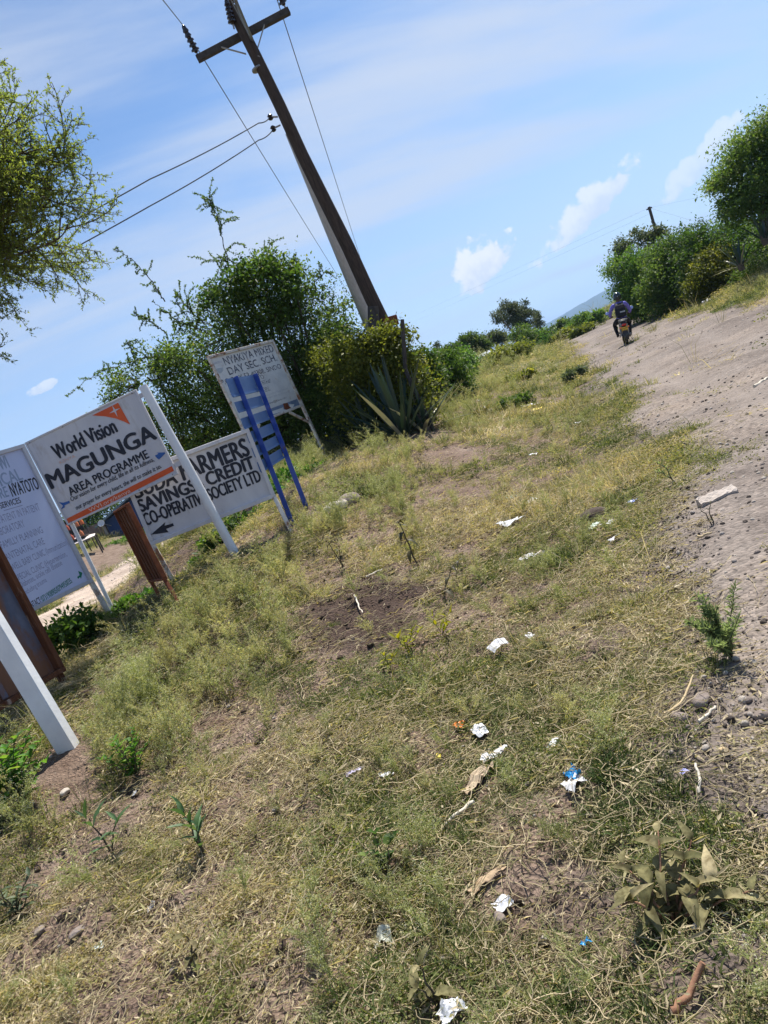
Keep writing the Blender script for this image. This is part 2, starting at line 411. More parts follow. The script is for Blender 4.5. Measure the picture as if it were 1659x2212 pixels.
# ------------------------------------------------------------------ materials of the place
def soil_material():
    mt, nt, out = nodes('soil'); L = nt.links.new
    b = N(nt, 'ShaderNodeBsdfPrincipled'); L(b.outputs[0], out.inputs[0]); b.inputs['Roughness'].default_value = .95; b.inputs['Specular IOR Level'].default_value = .1
    tc = N(nt, 'ShaderNodeTexCoord')
    n1 = N(nt, 'ShaderNodeTexNoise'); n1.inputs['Scale'].default_value = 3; n1.inputs['Detail'].default_value = 9; n1.inputs['Roughness'].default_value = .65; L(tc.outputs['Object'], n1.inputs[0])
    r1 = ramp(nt, [(.3, (.15, .102, .078)), (.52, (.255, .186, .147)), (.75, (.36, .28, .228))]); L(n1.outputs[0], r1.inputs[0])
    n2 = N(nt, 'ShaderNodeTexNoise'); n2.inputs['Scale'].default_value = 40; n2.inputs['Detail'].default_value = 8; n2.inputs['Roughness'].default_value = .7; L(tc.outputs['Object'], n2.inputs[0])
    r2 = ramp(nt, [(.35, (.55, .55, .55)), (.7, (1.25, 1.22, 1.18))]); L(n2.outputs[0], r2.inputs[0])
    mu = N(nt, 'ShaderNodeMix', data_type='RGBA', blend_type='MULTIPLY'); mu.inputs['Factor'].default_value = 1; L(r1.outputs[0], mu.inputs['A']); L(r2.outputs[0], mu.inputs['B'])
    dk = N(nt, 'ShaderNodeAttribute', attribute_name='damp')
    md = N(nt, 'ShaderNodeMix', data_type='RGBA'); L(dk.outputs['Fac'], md.inputs['Factor']); L(mu.outputs['Result'], md.inputs['A']); md.inputs['B'].default_value = (.062, .042, .034, 1)
    # beyond the built plants the turf is only a colour
    vg = N(nt, 'ShaderNodeAttribute', attribute_name='veg')
    n3 = N(nt, 'ShaderNodeTexNoise'); n3.inputs['Scale'].default_value = .6; n3.inputs['Detail'].default_value = 9; n3.inputs['Roughness'].default_value = .7; L(tc.outputs['Object'], n3.inputs[0])
    r3 = ramp(nt, [(.3, (.07, .10, .03)), (.5, (.16, .17, .06)), (.72, (.27, .23, .11))]); L(n3.outputs[0], r3.inputs[0])
    mv = N(nt, 'ShaderNodeMix', data_type='RGBA'); L(vg.outputs['Fac'], mv.inputs['Factor']); L(md.outputs['Result'], mv.inputs['A']); L(r3.outputs[0], mv.inputs['B'])
    du = N(nt, 'ShaderNodeAttribute', attribute_name='dust')
    mu2 = N(nt, 'ShaderNodeMix', data_type='RGBA', blend_type='MULTIPLY'); mu2.inputs['Factor'].default_value = 1; L(r2.outputs[0], mu2.inputs['A']); mu2.inputs['B'].default_value = (.195, .162, .142, 1)
    mdu = N(nt, 'ShaderNodeMix', data_type='RGBA'); L(du.outputs['Fac'], mdu.inputs['Factor']); L(mv.outputs['Result'], mdu.inputs['A']); L(mu2.outputs['Result'], mdu.inputs['B'])
    L(mdu.outputs['Result'], b.inputs['Base Color'])
    bp = N(nt, 'ShaderNodeBump'); bp.inputs['Strength'].default_value = 1.0; bp.inputs['Distance'].default_value = .02
    ad = N(nt, 'ShaderNodeMath', operation='ADD'); L(n2.outputs[0], ad.inputs[0])
    vo = N(nt, 'ShaderNodeTexVoronoi'); vo.inputs['Scale'].default_value = 55; L(tc.outputs['Object'], vo.inputs[0]); L(vo.outputs[0], ad.inputs[1])
    L(ad.outputs[0], bp.inputs['Height']); L(bp.outputs[0], b.inputs['Normal'])
    return mt
def gravel_material(name, a, bb, c):
    mt, nt, out = nodes(name); L = nt.links.new
    b = N(nt, 'ShaderNodeBsdfPrincipled'); L(b.outputs[0], out.inputs[0]); b.inputs['Roughness'].default_value = .95; b.inputs['Specular IOR Level'].default_value = .1
    tc = N(nt, 'ShaderNodeTexCoord')
    n1 = N(nt, 'ShaderNodeTexNoise'); n1.inputs['Scale'].default_value = 1.1; n1.inputs['Detail'].default_value = 9; n1.inputs['Roughness'].default_value = .68; L(tc.outputs['Object'], n1.inputs[0])
    r1 = ramp(nt, [(.3, a), (.5, bb), (.72, c)]); L(n1.outputs[0], r1.inputs[0])
    vo = N(nt, 'ShaderNodeTexVoronoi'); vo.inputs['Scale'].default_value = 38; vo.inputs['Randomness'].default_value = 1; L(tc.outputs['Object'], vo.inputs[0])
    hs = N(nt, 'ShaderNodeSeparateColor'); L(vo.outputs['Color'], hs.inputs[0])
    r2 = ramp(nt, [(0, (.68, .68, .68)), (.6, (1, 1, 1)), (1, (1.28, 1.26, 1.24))]); L(hs.outputs[0], r2.inputs[0])
    mu = N(nt, 'ShaderNodeMix', data_type='RGBA', blend_type='MULTIPLY'); mu.inputs['Factor'].default_value = .8; L(r1.outputs[0], mu.inputs['A']); L(r2.outputs[0], mu.inputs['B'])
    n4 = N(nt, 'ShaderNodeTexNoise'); n4.inputs['Scale'].default_value = .35; n4.inputs['Detail'].default_value = 6; n4.inputs['Roughness'].default_value = .6; L(tc.outputs['Object'], n4.inputs[0])
    r4 = ramp(nt, [(.32, (.72, .70, .70)), (.5, (1, 1, 1)), (.68, (1.22, 1.17, 1.10))]); L(n4.outputs[0], r4.inputs[0])
    n5 = N(nt, 'ShaderNodeTexNoise'); n5.inputs['Scale'].default_value = 11; n5.inputs['Detail'].default_value = 8; n5.inputs['Roughness'].default_value = .75; L(tc.outputs['Object'], n5.inputs[0])
    r5 = ramp(nt, [(.36, (.55, .53, .52)), (.5, (1, 1, 1)), (.66, (1.25, 1.22, 1.18))]); L(n5.outputs[0], r5.inputs[0])
    m4 = N(nt, 'ShaderNodeMix', data_type='RGBA', blend_type='MULTIPLY'); m4.inputs['Factor'].default_value = 1; L(mu.outputs['Result'], m4.inputs['A']); L(r4.outputs[0], m4.inputs['B'])
    m5 = N(nt, 'ShaderNodeMix', data_type='RGBA', blend_type='MULTIPLY'); m5.inputs['Factor'].default_value = .55; L(m4.outputs['Result'], m5.inputs['A']); L(r5.outputs[0], m5.inputs['B'])
    pk = N(nt, 'ShaderNodeAttribute', attribute_name='pack'); mk = N(nt, 'ShaderNodeMix', data_type='RGBA'); L(pk.outputs['Fac'], mk.inputs['Factor']); L(m5.outputs['Result'], mk.inputs['A']); mk.inputs['B'].default_value = (c[0] * .98, c[1] * .97, c[2] * .96, 1)
    L(mk.outputs['Result'], b.inputs['Base Color'])
    n2 = N(nt, 'ShaderNodeTexNoise'); n2.inputs['Scale'].default_value = 30; n2.inputs['Detail'].default_value = 8; L(tc.outputs['Object'], n2.inputs[0])
    ad = N(nt, 'ShaderNodeMath', operation='SUBTRACT'); L(n2.outputs[0], ad.inputs[0]); L(vo.outputs['Distance'], ad.inputs[1])
    bp = N(nt, 'ShaderNodeBump'); bp.inputs['Strength'].default_value = .8; bp.inputs['Distance'].default_value = .015
    L(ad.outputs[0], bp.inputs['Height']); L(bp.outputs[0], b.inputs['Normal'])
    return mt
M_soil = soil_material()
M_road = gravel_material('gravel_road', (.128, .106, .092), (.193, .163, .143), (.262, .226, .20))
M_lroad = gravel_material('earth_road', (.30, .235, .185), (.42, .34, .28), (.50, .42, .355))
M_stone = pbr('stone', (.17, .135, .115), (.31, .26, .23), 6, .9, .5, 40, .15)
M_paleston = pbr('pale_stone', (.34, .295, .25), (.50, .45, .39), 5, .9, .5, 40, .15)
M_block = pbr('sandcrete', (.36, .31, .27), (.50, .44, .39), 14, .95, .6, 60, .1)
M_white = pbr('white_paint', (.50, .49, .52), (.60, .59, .61), 3, .5, .08, 40, .35, c3=(.36, .31, .27), scale3=3.5, lo3=.58, hi3=.80, stretch=(2.2, 2.2, .7))
M_whitepole = pbr('white_pole_paint', (.62, .63, .65), (.74, .75, .76), 6, .45, .08, 40, .4, c3=(.40, .36, .33), scale3=9, lo3=.66, hi3=.76)
M_nyak = pbr('weathered_white', (.55, .55, .55), (.72, .71, .69), 4, .6, .1, 50, .3, c3=(.42, .30, .20), scale3=4.5, lo3=.62, hi3=.74)
M_rustywhite = pbr('rusty_white', (.52, .48, .43), (.66, .63, .58), 7, .7, .2, 50, .25, c3=(.26, .12, .06), scale3=6, lo3=.50, hi3=.62)
M_black = pbr('black_paint', (.014, .016, .026), (.03, .032, .045), 9, .5, 0, None, .3)
M_faded = pbr('faded_black', (.03, .035, .06), (.10, .105, .14), 25, .6, 0, None, .2, c3=(.5, .5, .52), scale3=26, lo3=.52, hi3=.60)
M_orange = pbr('orange_paint', (.60, .085, .022), (.70, .12, .03), 5, .5, 0, None, .3)
M_blueink = pbr('blue_paint', (.03, .10, .32), (.05, .14, .40), 6, .5, 0, None, .3)
M_bluesheet = pbr('blue_sheet', (.06, .13, .30), (.10, .19, .38), 4, .45, .06, 30, .4, c3=(.22, .16, .15), scale3=7, lo3=.68, hi3=.76)
M_bluepost = pbr('blue_post', (.02, .06, .30), (.03, .08, .38), 5, .4, .06, 30, .4, c3=(.10, .06, .05), scale3=8, lo3=.64, hi3=.74)
M_med = pbr('pale_blue_panel', (.56, .60, .70), (.70, .73, .80), 3, .35, .05, 30, .5, stretch=(3, 3, .5))
def translucent(mt, col, fac):
    nt = mt.node_tree; L = nt.links.new; out = [n for n in nt.nodes if n.type == 'OUTPUT_MATERIAL'][0]; b = [n for n in nt.nodes if n.type == 'BSDF_PRINCIPLED'][0]
    t = N(nt, 'ShaderNodeBsdfTranslucent'); t.inputs[0].default_value = (*col, 1); mx = N(nt, 'ShaderNodeMixShader'); mx.inputs[0].default_value = fac
    L(b.outputs[0], mx.inputs[1]); L(t.outputs[0], mx.inputs[2]); L(mx.outputs[0], out.inputs[0])
translucent(M_med, (.70, .76, .92), .68)
M_medgrey = pbr('washed_blue_ink', (.26, .33, .46), (.36, .43, .55), 20, .5, 0, None, .3)
M_medlilac = pbr('washed_violet_ink', (.24, .25, .38), (.42, .44, .56), 22, .5, 0, None, .3)
M_green = pbr('green_paint', (.01, .17, .10), (.02, .22, .13), 9, .5, 0, None, .3)
M_blueband = pbr('weathered_blue', (.10, .15, .26), (.24, .30, .40), 9, .6, 0, None, .3)
M_rust = pbr('rust', (.085, .032, .018), (.17, .07, .035), 9, .9, .4, 60, .15, c3=(.40, .30, .24), scale3=5, lo3=.58, hi3=.70, stretch=(2.5, 2.5, .5))
M_rustred = pbr('red_rust', (.13, .038, .018), (.24, .085, .04), 11, .85, .3, 60, .2)
M_rustblue = pbr('rusted_blue_sheet', (.06, .07, .11), (.17, .19, .26), 4, .6, .15, 40, .3, c3=(.19, .085, .045), scale3=3.0, lo3=.38, hi3=.52, stretch=(1.4, 1.4, .6))
M_steel = pbr('grey_steel', (.22, .22, .23), (.32, .32, .33), 8, .5, 0, None, .5, .4)
M_pole = pbr('creosoted_wood', (.035, .026, .021), (.085, .062, .050), 12, .85, .5, 50, .2, stretch=(3, 3, .35))
M_poletop = pbr('dark_timber', (.04, .035, .033), (.085, .075, .07), 10, .85, .4, 50, .2)
M_greypole = pbr('weathered_grey_wood', (.40, .38, .37), (.54, .52, .50), 10, .85, .4, 50, .2, stretch=(3, 3, .3))
M_porc = pbr('brown_porcelain', (.018, .013, .012), (.03, .02, .018), 10, .25, 0, None, .5)
M_wire = pbr('aluminium_wire', (.10, .105, .115), (.13, .135, .14), 5, .5, 0, None, .5)
M_bark = pbr('bark', (.07, .055, .042), (.15, .12, .095), 14, .9, .5, 50, .1)
M_barkgrey = pbr('grey_bark', (.14, .125, .105), (.24, .21, .18), 14, .9, .5, 50, .1)
M_twig = pbr('twig', (.06, .05, .035), (.11, .09, .06), 30, .9, 0, None, .1)
M_drystick = pbr('bleached_stick', (.52, .46, .36), (.68, .62, .52), 20, .8, .2, 60, .15)
M_cane = pbr('dry_cane', (.42, .31, .17), (.58, .46, .28), 15, .75, .2, 60, .2, stretch=(1, 1, 1))
M_browncane = pbr('brown_stalk', (.20, .10, .06), (.32, .18, .11), 15, .75, .2, 60, .2)
M_hill = pbr('hill_slope', (.03, .05, .03), (.07, .085, .045), .012, .95, 0, None, .05)

Lf_dark = leafmat('dark_leaves', [(0, (.035, .07, .017)), (.5, (.075, .13, .03)), (.85, (.14, .20, .05)), (1, (.24, .25, .09))], .45)
Lf_mid = leafmat('green_leaves', [(0, (.035, .085, .018)), (.6, (.085, .16, .032)), (1, (.19, .25, .06))], .45)
Lf_bright = leafmat('fresh_leaves', [(0, (.04, .12, .015)), (.6, (.09, .21, .03)), (1, (.22, .32, .06))], .45)
Lf_yellow = leafmat('yellow_green_leaves', [(0, (.065, .09, .015)), (.6, (.145, .17, .03)), (1, (.28, .28, .06))], .45)
Lf_acacia = leafmat('acacia_leaves', [(0, (.075, .11, .025)), (.6, (.165, .215, .055)), (1, (.28, .32, .10))], .58)
Lf_grey = leafmat('grey_green_leaves', [(0, (.05, .075, .04)), (.6, (.10, .13, .07)), (1, (.18, .20, .11))], .3)
Lf_sisal = leafmat('sisal_leaves', [(0, (.012, .03, .018)), (.55, (.030, .058, .040)), (.8, (.06, .09, .06)), (1, (.36, .36, .26))], .08, .45, .4)  # leaf tones darkened to stand in for shade from the shrubs behind
Lf_grass = leafmat('grass_blades', [(0, (.05, .08, .025)), (.3, (.135, .16, .055)), (.55, (.255, .245, .12)), (.8, (.40, .335, .205)), (1, (.56, .48, .34))], .3, .7, .15, vary=.3, patchy=True)
Lf_mat = leafmat('low_weed_leaves', [(0, (.07, .10, .025)), (.4, (.17, .19, .06)), (.7, (.30, .275, .12)), (1, (.42, .34, .20))], .38, .7, .15, vary=.25, patchy=True)
Lf_weed = leafmat('weed_leaves', [(0, (.11, .15, .045)), (.45, (.27, .31, .13)), (.8, (.44, .43, .23)), (.93, (.50, .44, .27)), (.96, (.62, .62, .50)), (1, (.72, .71, .62))], .42, .7, .15, vary=.2)
Lf_felt = leafmat('felted_leaves', [(0, (.10, .10, .045)), (.6, (.20, .18, .09)), (1, (.32, .27, .16))], .2, .8, .1, mottle=55)
Lf_lance = leafmat('lance_leaves', [(0, (.035, .085, .03)), (.6, (.08, .15, .06)), (1, (.18, .24, .10))], .3, .5, .3)
Lf_yl = leafmat('yellow_leaves', [(0, (.12, .15, .01)), (.6, (.26, .26, .015)), (1, (.42, .34, .03))], .45)
Lf_feather = leafmat('feathery_leaves', [(0, (.12, .17, .09)), (.6, (.21, .28, .16)), (1, (.30, .37, .24))], .5)
Lf_drydark = leafmat('withered_leaves', [(0, (.03, .025, .012)), (.6, (.06, .055, .022)), (1, (.12, .10, .05))], .2)

# ------------------------------------------------------------------ the setting
def fan():
    rr = .3 * 1.0178 ** np.arange(0, 560)
    rr = rr[rr < 5200]
    az = np.concatenate([np.arange(-180, -46, 4.0), np.arange(-46, 46, .23), np.arange(46, 180, 4.0)])
    return np.radians(az), rr
def ground():
    az, rr = fan(); A, B = len(az), len(rr)
    X = np.sin(az)[None] * rr[:, None]; Y = np.cos(az)[None] * rr[:, None]
    Zv = ground_z(X, Y)
    V = np.stack([X, Y, Zv], -1).reshape(-1, 3)
    i = np.arange(B - 1)[:, None] * A; j = np.arange(A)[None]; j2 = (j + 1) % A
    Q = np.stack([i + j, i + A + j, i + A + j2, i + j2], -1).reshape(-1, 4)[:, ::-1]
    dist = np.hypot(X, Y).ravel()
    x, y = X.ravel(), Y.ravel()
    veg = ss(14, 45, dist) * (1 - .6 * bare(x, y) * (1 - ss(25, 60, dist))) * .95
    # raw earth bank over the side road
    veg = veg * (1 - .95 * ss(10.4, 11.2, -x) * (1 - ss(14.0, 15.4, -x)) * ss(8, 14, y) * (1 - ss(60, 90, y)))
    d1 = np.hypot(x + .42, (y - 5.4) * .6) / .5; damp = .85 * (1 - ss(.5, 1.3, d1 + (vn(x * 6, y * 6, 3) - .5) * .8))
    dust = ss(-.8, .05, np.maximum(roadmask(x, y), lroadmask(x, y)) + (fbm(x * 3, y * 3, 7, 3) - .5) * .5)
    # the centre: one point under the camera
    V = np.vstack([V, [[0, 0, float(ground_z(0, 0))]]]); c = len(V) - 1
    T = np.stack([np.full(A, c), np.arange(A), (np.arange(A) + 1) % A], -1)[:, ::-1]
    me = mesh_np('ground', V, [Q, T], M_soil, True, {'veg': np.append(veg, 0), 'damp': np.append(damp, 0), 'dust': np.append(dust, 0)})
    tag(link('ground', me), kind='structure')
    # roads: sheets of their own a few millimetres above the earth
    for nm, mk, mt, lift in (('gravel_road', roadmask(X, Y), M_road, .006), ('side_road', lroadmask(X, Y), M_lroad, .01)):
        mv = mk.reshape(-1); ok = (mv[Q] > 0).all(1) & (dist[Q].max(1) < 420)
        q = Q[ok]; u, inv = np.unique(q, return_inverse=True); q = inv.reshape(-1, 4)
        VV = V[u].copy(); VV[:, 2] += lift + .010 * ss(0, .6, mv[u])
        qx = VV[:, 0] - edge(VV[:, 1]); wob = .25 * np.sin(VV[:, 1] * .35) + (fbm(VV[:, 0] * .8, VV[:, 1] * .8, 99, 3) - .5) * .5
        pack = .55 * np.clip(np.exp(-((qx - 1.25 - wob) / .28) ** 2) + np.exp(-((qx - 2.85 - wob) / .32) ** 2), 0, 1) * (.4 + .8 * fbm(VV[:, 0] * 2, VV[:, 1] * 2, 98, 3)) if nm == 'gravel_road' else VV[:, 0] * 0
        tag(link(nm, mesh_np(nm, VV, q, mt, True, {'pack': pack})), kind='structure')
ground()
def hills():
    az = np.radians(np.linspace(3, 40, 220)); a = np.degrees(az)
    el = np.interp(a, [3, 8, 11, 14, 17, 20, 26, 32, 40], [.05, .1, .22, .42, .62, .92, 1.3, 1.0, .7])
    el = el + (fbm(a * 1.7, a * 0, 91, 4) - .5) * .10
    V = []; rows = 14
    for k in range(rows):
        t = k / (rows - 1); r = 3600 + 1500 * t
        zz = EYE + r * np.tan(np.radians(el)) * ss(0, 1, t) ** 1.0 - 40 * (1 - t) + (fbm(a * 2.2 + k * .4, a * 0 + k * .55, 95, 3) - .5) * 18 * (t < .99)
        V.append(np.stack([np.sin(az) * r, np.cos(az) * r, zz], -1))
    for k in range(4):
        t = (k + 1) / 4; r = 5100 + 900 * t
        zz = EYE + 5100 * np.tan(np.radians(el)) * (1 - ss(0, 1, t)) - 40 * t
        V.append(np.stack([np.sin(az) * r, np.cos(az) * r, zz], -1))
    n = len(az); rows += 4
    Q = np.array([[i * n + j, i * n + j + 1, (i + 1) * n + j + 1, (i + 1) * n + j] for i in range(rows - 1) for j in range(n - 1)])
    tag(link('far_hill', mesh_np('far_hill', np.concatenate(V), Q, M_hill, True)), kind='structure')
hills()

# ------------------------------------------------------------------ lettering
_CAPH = {}
def text_arrays(s, bold=.0, shear=0.0):
    cu = bpy.data.curves.new('t', 'FONT'); cu.body = s; cu.size = 1.0; cu.offset = bold; cu.shear = shear; cu.resolution_u = 4; cu.fill_mode = 'FRONT'
    ob = bpy.data.objects.new('t', cu); COL.objects.link(ob)
    dg = bpy.context.evaluated_depsgraph_get(); dg.update()
    me = bpy.data.meshes.new_from_object(ob.evaluated_get(dg))
    V = np.array([v.co[:] for v in me.vertices]).reshape(-1, 3); P = [tuple(p.vertices) for p in me.polygons]
    bpy.data.objects.remove(ob); bpy.data.curves.remove(cu); bpy.data.meshes.remove(me)
    return V, P
def cap(bold):
    if bold not in _CAPH:
        V, _ = text_arrays('H', bold); _CAPH[bold] = V[:, 1].max()
    return _CAPH[bold]
class Panel:        # a flat board standing in the place: centre, turn, tilt, width, height
    def __init__(s, x, y, z, yaw, roll, w, h):
        u = np.array([math.cos(R(yaw)), math.sin(R(yaw)), 0]); v = np.array([0, 0, 1.])
        s.U = u * math.cos(R(roll)) + v * math.sin(R(roll)); s.V = -u * math.sin(R(roll)) + v * math.cos(R(roll))
        s.N = np.cross(s.U, s.V); s.C = np.array([x, y, z]); s.w = w; s.h = h
        s.ax = np.array([s.U, s.V, s.N])
    def p(s, u, v, n=0.0): return s.C + s.U * u + s.V * v + s.N * n
    def uv(s, px, py):
        d = ray(px, py); o = np.array([0, 0, EYE]); t = np.dot(s.C - o, s.N) / np.dot(d, s.N)
        q = o + d * t - s.C; return np.array([np.dot(q, s.U), np.dot(q, s.V)])
    def letters(s, parent, org, txt, mat, bl, br, tl, bold=.012, n=.004, shear=0.0, name='lettering', fat=None):
        a, b, c = s.uv(*bl), s.uv(*br), s.uv(*tl)
        V, P = text_arrays(txt, .0, shear)
        x = (V[:, 0] - V[:, 0].min()) / (V[:, 0].max() - V[:, 0].min()); y = V[:, 1] / cap(.0)
        uv = a + x[:, None] * (b - a) + y[:, None] * (c - a - (b - a) * np.dot(c - a, b - a) / np.dot(b - a, b - a) * .8)
        uv = uv + np.linalg.norm(c - a) * .022 * np.stack([vn(uv[:, 0] * 9 + 3, uv[:, 1] * 9, 5) - .5, vn(uv[:, 0] * 7, uv[:, 1] * 9 + 7, 6) - .5], 1) * 2
        m_ = MB(); fat = bold * .55 if fat is None else fat; e = fat * np.linalg.norm(c - a) / cap(.0); dx = (b - a) / np.linalg.norm(b - a) * e
        for k, (sx, sy) in enumerate(((0, 0), (-1, 0), (1, 0), (0, 1), (0, -1))[:5 if fat > .006 else 1]):
            w_ = uv + dx * sx + np.array([-dx[1], dx[0]]) * sy * .6
            m_.add(s.C + w_[:, :1] * s.U + w_[:, 1:] * s.V + s.N * (n + k * .0003), polys=P)
        return m_.build(name, mat, parent, org)
    def flat(s, parent, org, name, pts, mat, n=.003, th=.0012, px=True):
        q = [s.uv(*p_) if px else p_ for p_ in pts]
        P = [s.p(a[0], a[1], n) for a in q]
        ar = sum(q[i][0] * q[(i + 1) % len(q)][1] - q[(i + 1) % len(q)][0] * q[i][1] for i in range(len(q)))
        if ar < 0: P = P[::-1]
        m_ = MB(); m_.prism(P, s.N, th); return m_.build(name, mat, parent, org)
def rim(P, m_, w, d, front, over=0.0):
    W2, H2 = P.w / 2 + over, P.h / 2 + over
    m_.box(P.p(0, H2 - w / 2, front), (2 * W2, w, d), P.ax, .004)
    m_.box(P.p(0, -H2 + w / 2, front), (2 * W2, w, d), P.ax, .004)
    m_.box(P.p(-W2 + w / 2, 0, front), (w, 2 * H2 - 2 * w, d), P.ax, .004)
    m_.box(P.p(W2 - w / 2, 0, front), (w, 2 * H2 - 2 * w, d), P.ax, .004)

# ------------------------------------------------------------------ charity signboard, white with orange band
def sign_programme():
    P = Panel(-2.513, 8.10, 2.245, -4.82, .42, 1.353, .987)
    base = gp(512, 1199); o = empty('signboard', base, 'white signboard with orange band and star emblem reading MAGUNGA AREA PROGRAMME', 'signboard')
    m_ = MB(); m_.box(P.C, (P.w, P.h, .03), P.ax, .004); m_.build('board', M_white, o, base)
    m_ = MB(); rim(P, m_, .022, .012, .0185); m_.build('edge_strip', M_white, o, base)
    top = at(308.6, 834, 8.06); m_ = MB(); m_.tube([base - [0, 0, .25], base * .5 + top * .5, top], [.050, .049, .048], 16); m_.build('post', M_whitepole, o, base, True)
    lb = P.p(-P.w / 2 + .03, -P.h / 2 + .3, -.05); g = np.array([lb[0] - .06, lb[1], ground_z(lb[0], lb[1]) - .2])
    m_ = MB(); m_.tube([g, lb, P.p(-P.w / 2 + .03, P.h / 2 - .02, -.05)], .022, 12); m_.build('post', M_whitepole, o, base, True)
    for v in (.42, -.40):
        a = P.p(P.w / 2 - .01, v * P.h, 0); t = (a[2] - base[2]) / (top[2] - base[2]); b = base + (top - base) * t
        m_ = MB(); m_.bar(a, b, .05, .012, (0, 0, 1)); m_.build('bracket', M_white, o, base)
    for u in (-.46, -.16, .16, .46):
        for v in (-.478, .478):
            m_ = MB(); m_.lathe(P.p(u * P.w, v * P.h, .024), P.N, [(0, .008), (.004, .006), (.006, .002)], 10); m_.build('rivet', M_steel, o, base)
    L = lambda t, mat, bl, br, tl, **k: P.letters(o, base, t, mat, Z1(*bl), Z1(*br), Z1(*tl), n=.0185, **k)
    L('World Vision', M_black, (482, 702), (982, 466), (418, 597), bold=.055)
    L('MAGUNGA', M_black, (437, 943), (1307, 524), (383, 826), bold=.075)
    L('AREA PROGRAMME', M_black, (592, 1000), (1243, 682), (562, 938), bold=.05)
    L('Our vision for every child, life in all its fullness,', M_black, (600, 1046), (1284, 712), (584, 1013), bold=.02, shear=.2)
    L('our prayer for every heart, the will to make it so.', M_black, (642, 1117), (1346, 768), (626, 1084), bold=.02, shear=.2)
    L('KENYA', pbr('faint_orange', (.62, .36, .28), (.68, .48, .42), 20), (506, 738), (634, 680), (496, 714), bold=.0)
    P.flat(o, base, 'orange_band', [Z1(548, 1196), Z1(1440, 748), Z1(1466, 784), Z1(572, 1240)], M_orange, .0185)
    P.letters(o, base, 'WVI.org/kenya', pbr('pale_orange', (.72, .42, .34), (.76, .55, .48), 20), Z1(752, 1136), Z1(1092, 968), Z1(738, 1108), bold=.012, n=.0215)
    q = [(770, 335), (878, 283), (985, 230), (1035, 320), (1085, 410), (1030, 384), (965, 360), (880, 343)]
    P.flat(o, base, 'emblem', [Z1(*a) for a in q], M_orange, .0185)
    st = []
    for i, (r_, a_) in enumerate([(1, 0), (.2, 45), (.95, 90), (.2, 135), (1, 180), (.2, 225), (1.1, 270), (.2, 315)]):
        a2 = R(a_ + 25); st.append(Z1(958 + 52 * r_ * math.cos(a2) * (1 if i % 4 else .95), 296 - 52 * r_ * math.sin(a2)))
    P.flat(o, base, 'star', st, M_white, .0212)
    P.flat(o, base, 'arrow', [Z1(*a) for a in [(1289, 668), (1308, 690), (1325, 700), (1385, 640), (1305, 643), (1318, 652)]], M_blueink, .0185)
    P.flat(o, base, 'arrow', [Z1(*a) for a in [(580, 1042), (585, 1060), (540, 1080), (545, 1095), (513, 1113), (528, 1082), (495, 1053), (530, 1058)]], M_blueink, .0185)
sign_programme()

# ------------------------------------------------------------------ farmers' society signboard
def sign_farmers():
    P = Panel(-1.738, 8.30, 1.542, 9.0, -3.60, 1.463, .828)
    base = gp(632, 1152); o = empty('signboard', base, 'white signboard reading FARMERS SAVINGS & CREDIT with a black arrow', 'signboard')
    m_ = MB(); m_.box(P.p(0, 0, -.01), (P.w - .02, P.h - .02, .012), P.ax); m_.build('board', M_white, o, base)
    m_ = MB(); rim(P, m_, .045, .05, .012); m_.build('frame', M_white, o, base)
    tr = P.p(P.w / 2 - .0225, P.h / 2 - .02, -.03); m_ = MB(); m_.bar(base - [0, 0, .2], P.p(P.w / 2 - .02, -P.h / 2 + .02, .01), .045, .045, P.U, .004); m_.build('leg', M_rustywhite, o, base)
    l0 = P.p(-P.w / 2 + .02, -P.h / 2 + .02, .01); g = np.array([l0[0] + .04, l0[1], ground_z(l0[0] + .04, l0[1]) - .2])
    m_ = MB(); m_.bar(g, l0, .045, .045, P.U, .004); m_.build('leg', M_rustywhite, o, base)
    L = lambda t, mat, bl, br, tl, **k: P.letters(o, base, t, mat, Z2(*bl), Z2(*br), Z2(*tl), n=.0, **k)
    L('GUDA', M_black, (58, 1242), (350, 1128), (22, 1150), bold=.06)
    L('FARMERS', M_black, (392, 1112), (832, 944), (352, 1000), bold=.055)
    L('SAVINGS', M_black, (108, 1325), (478, 1180), (74, 1250), bold=.075)
    L('&', M_black, (508, 1168), (532, 1157), (498, 1128), bold=.01)
    L('CREDIT', M_black, (556, 1148), (866, 1030), (532, 1068), bold=.075)
    L('CO-OPERATIVE SOCIETY LTD', M_black, (142, 1416), (908, 1116), (116, 1338), bold=.05)
    P.flat(o, base, 'arrow', [Z2(*a) for a in [(170, 1475), (268, 1390), (262, 1415), (318, 1398), (325, 1415), (272, 1437), (290, 1458)]], M_black, -.002)
sign_farmers()

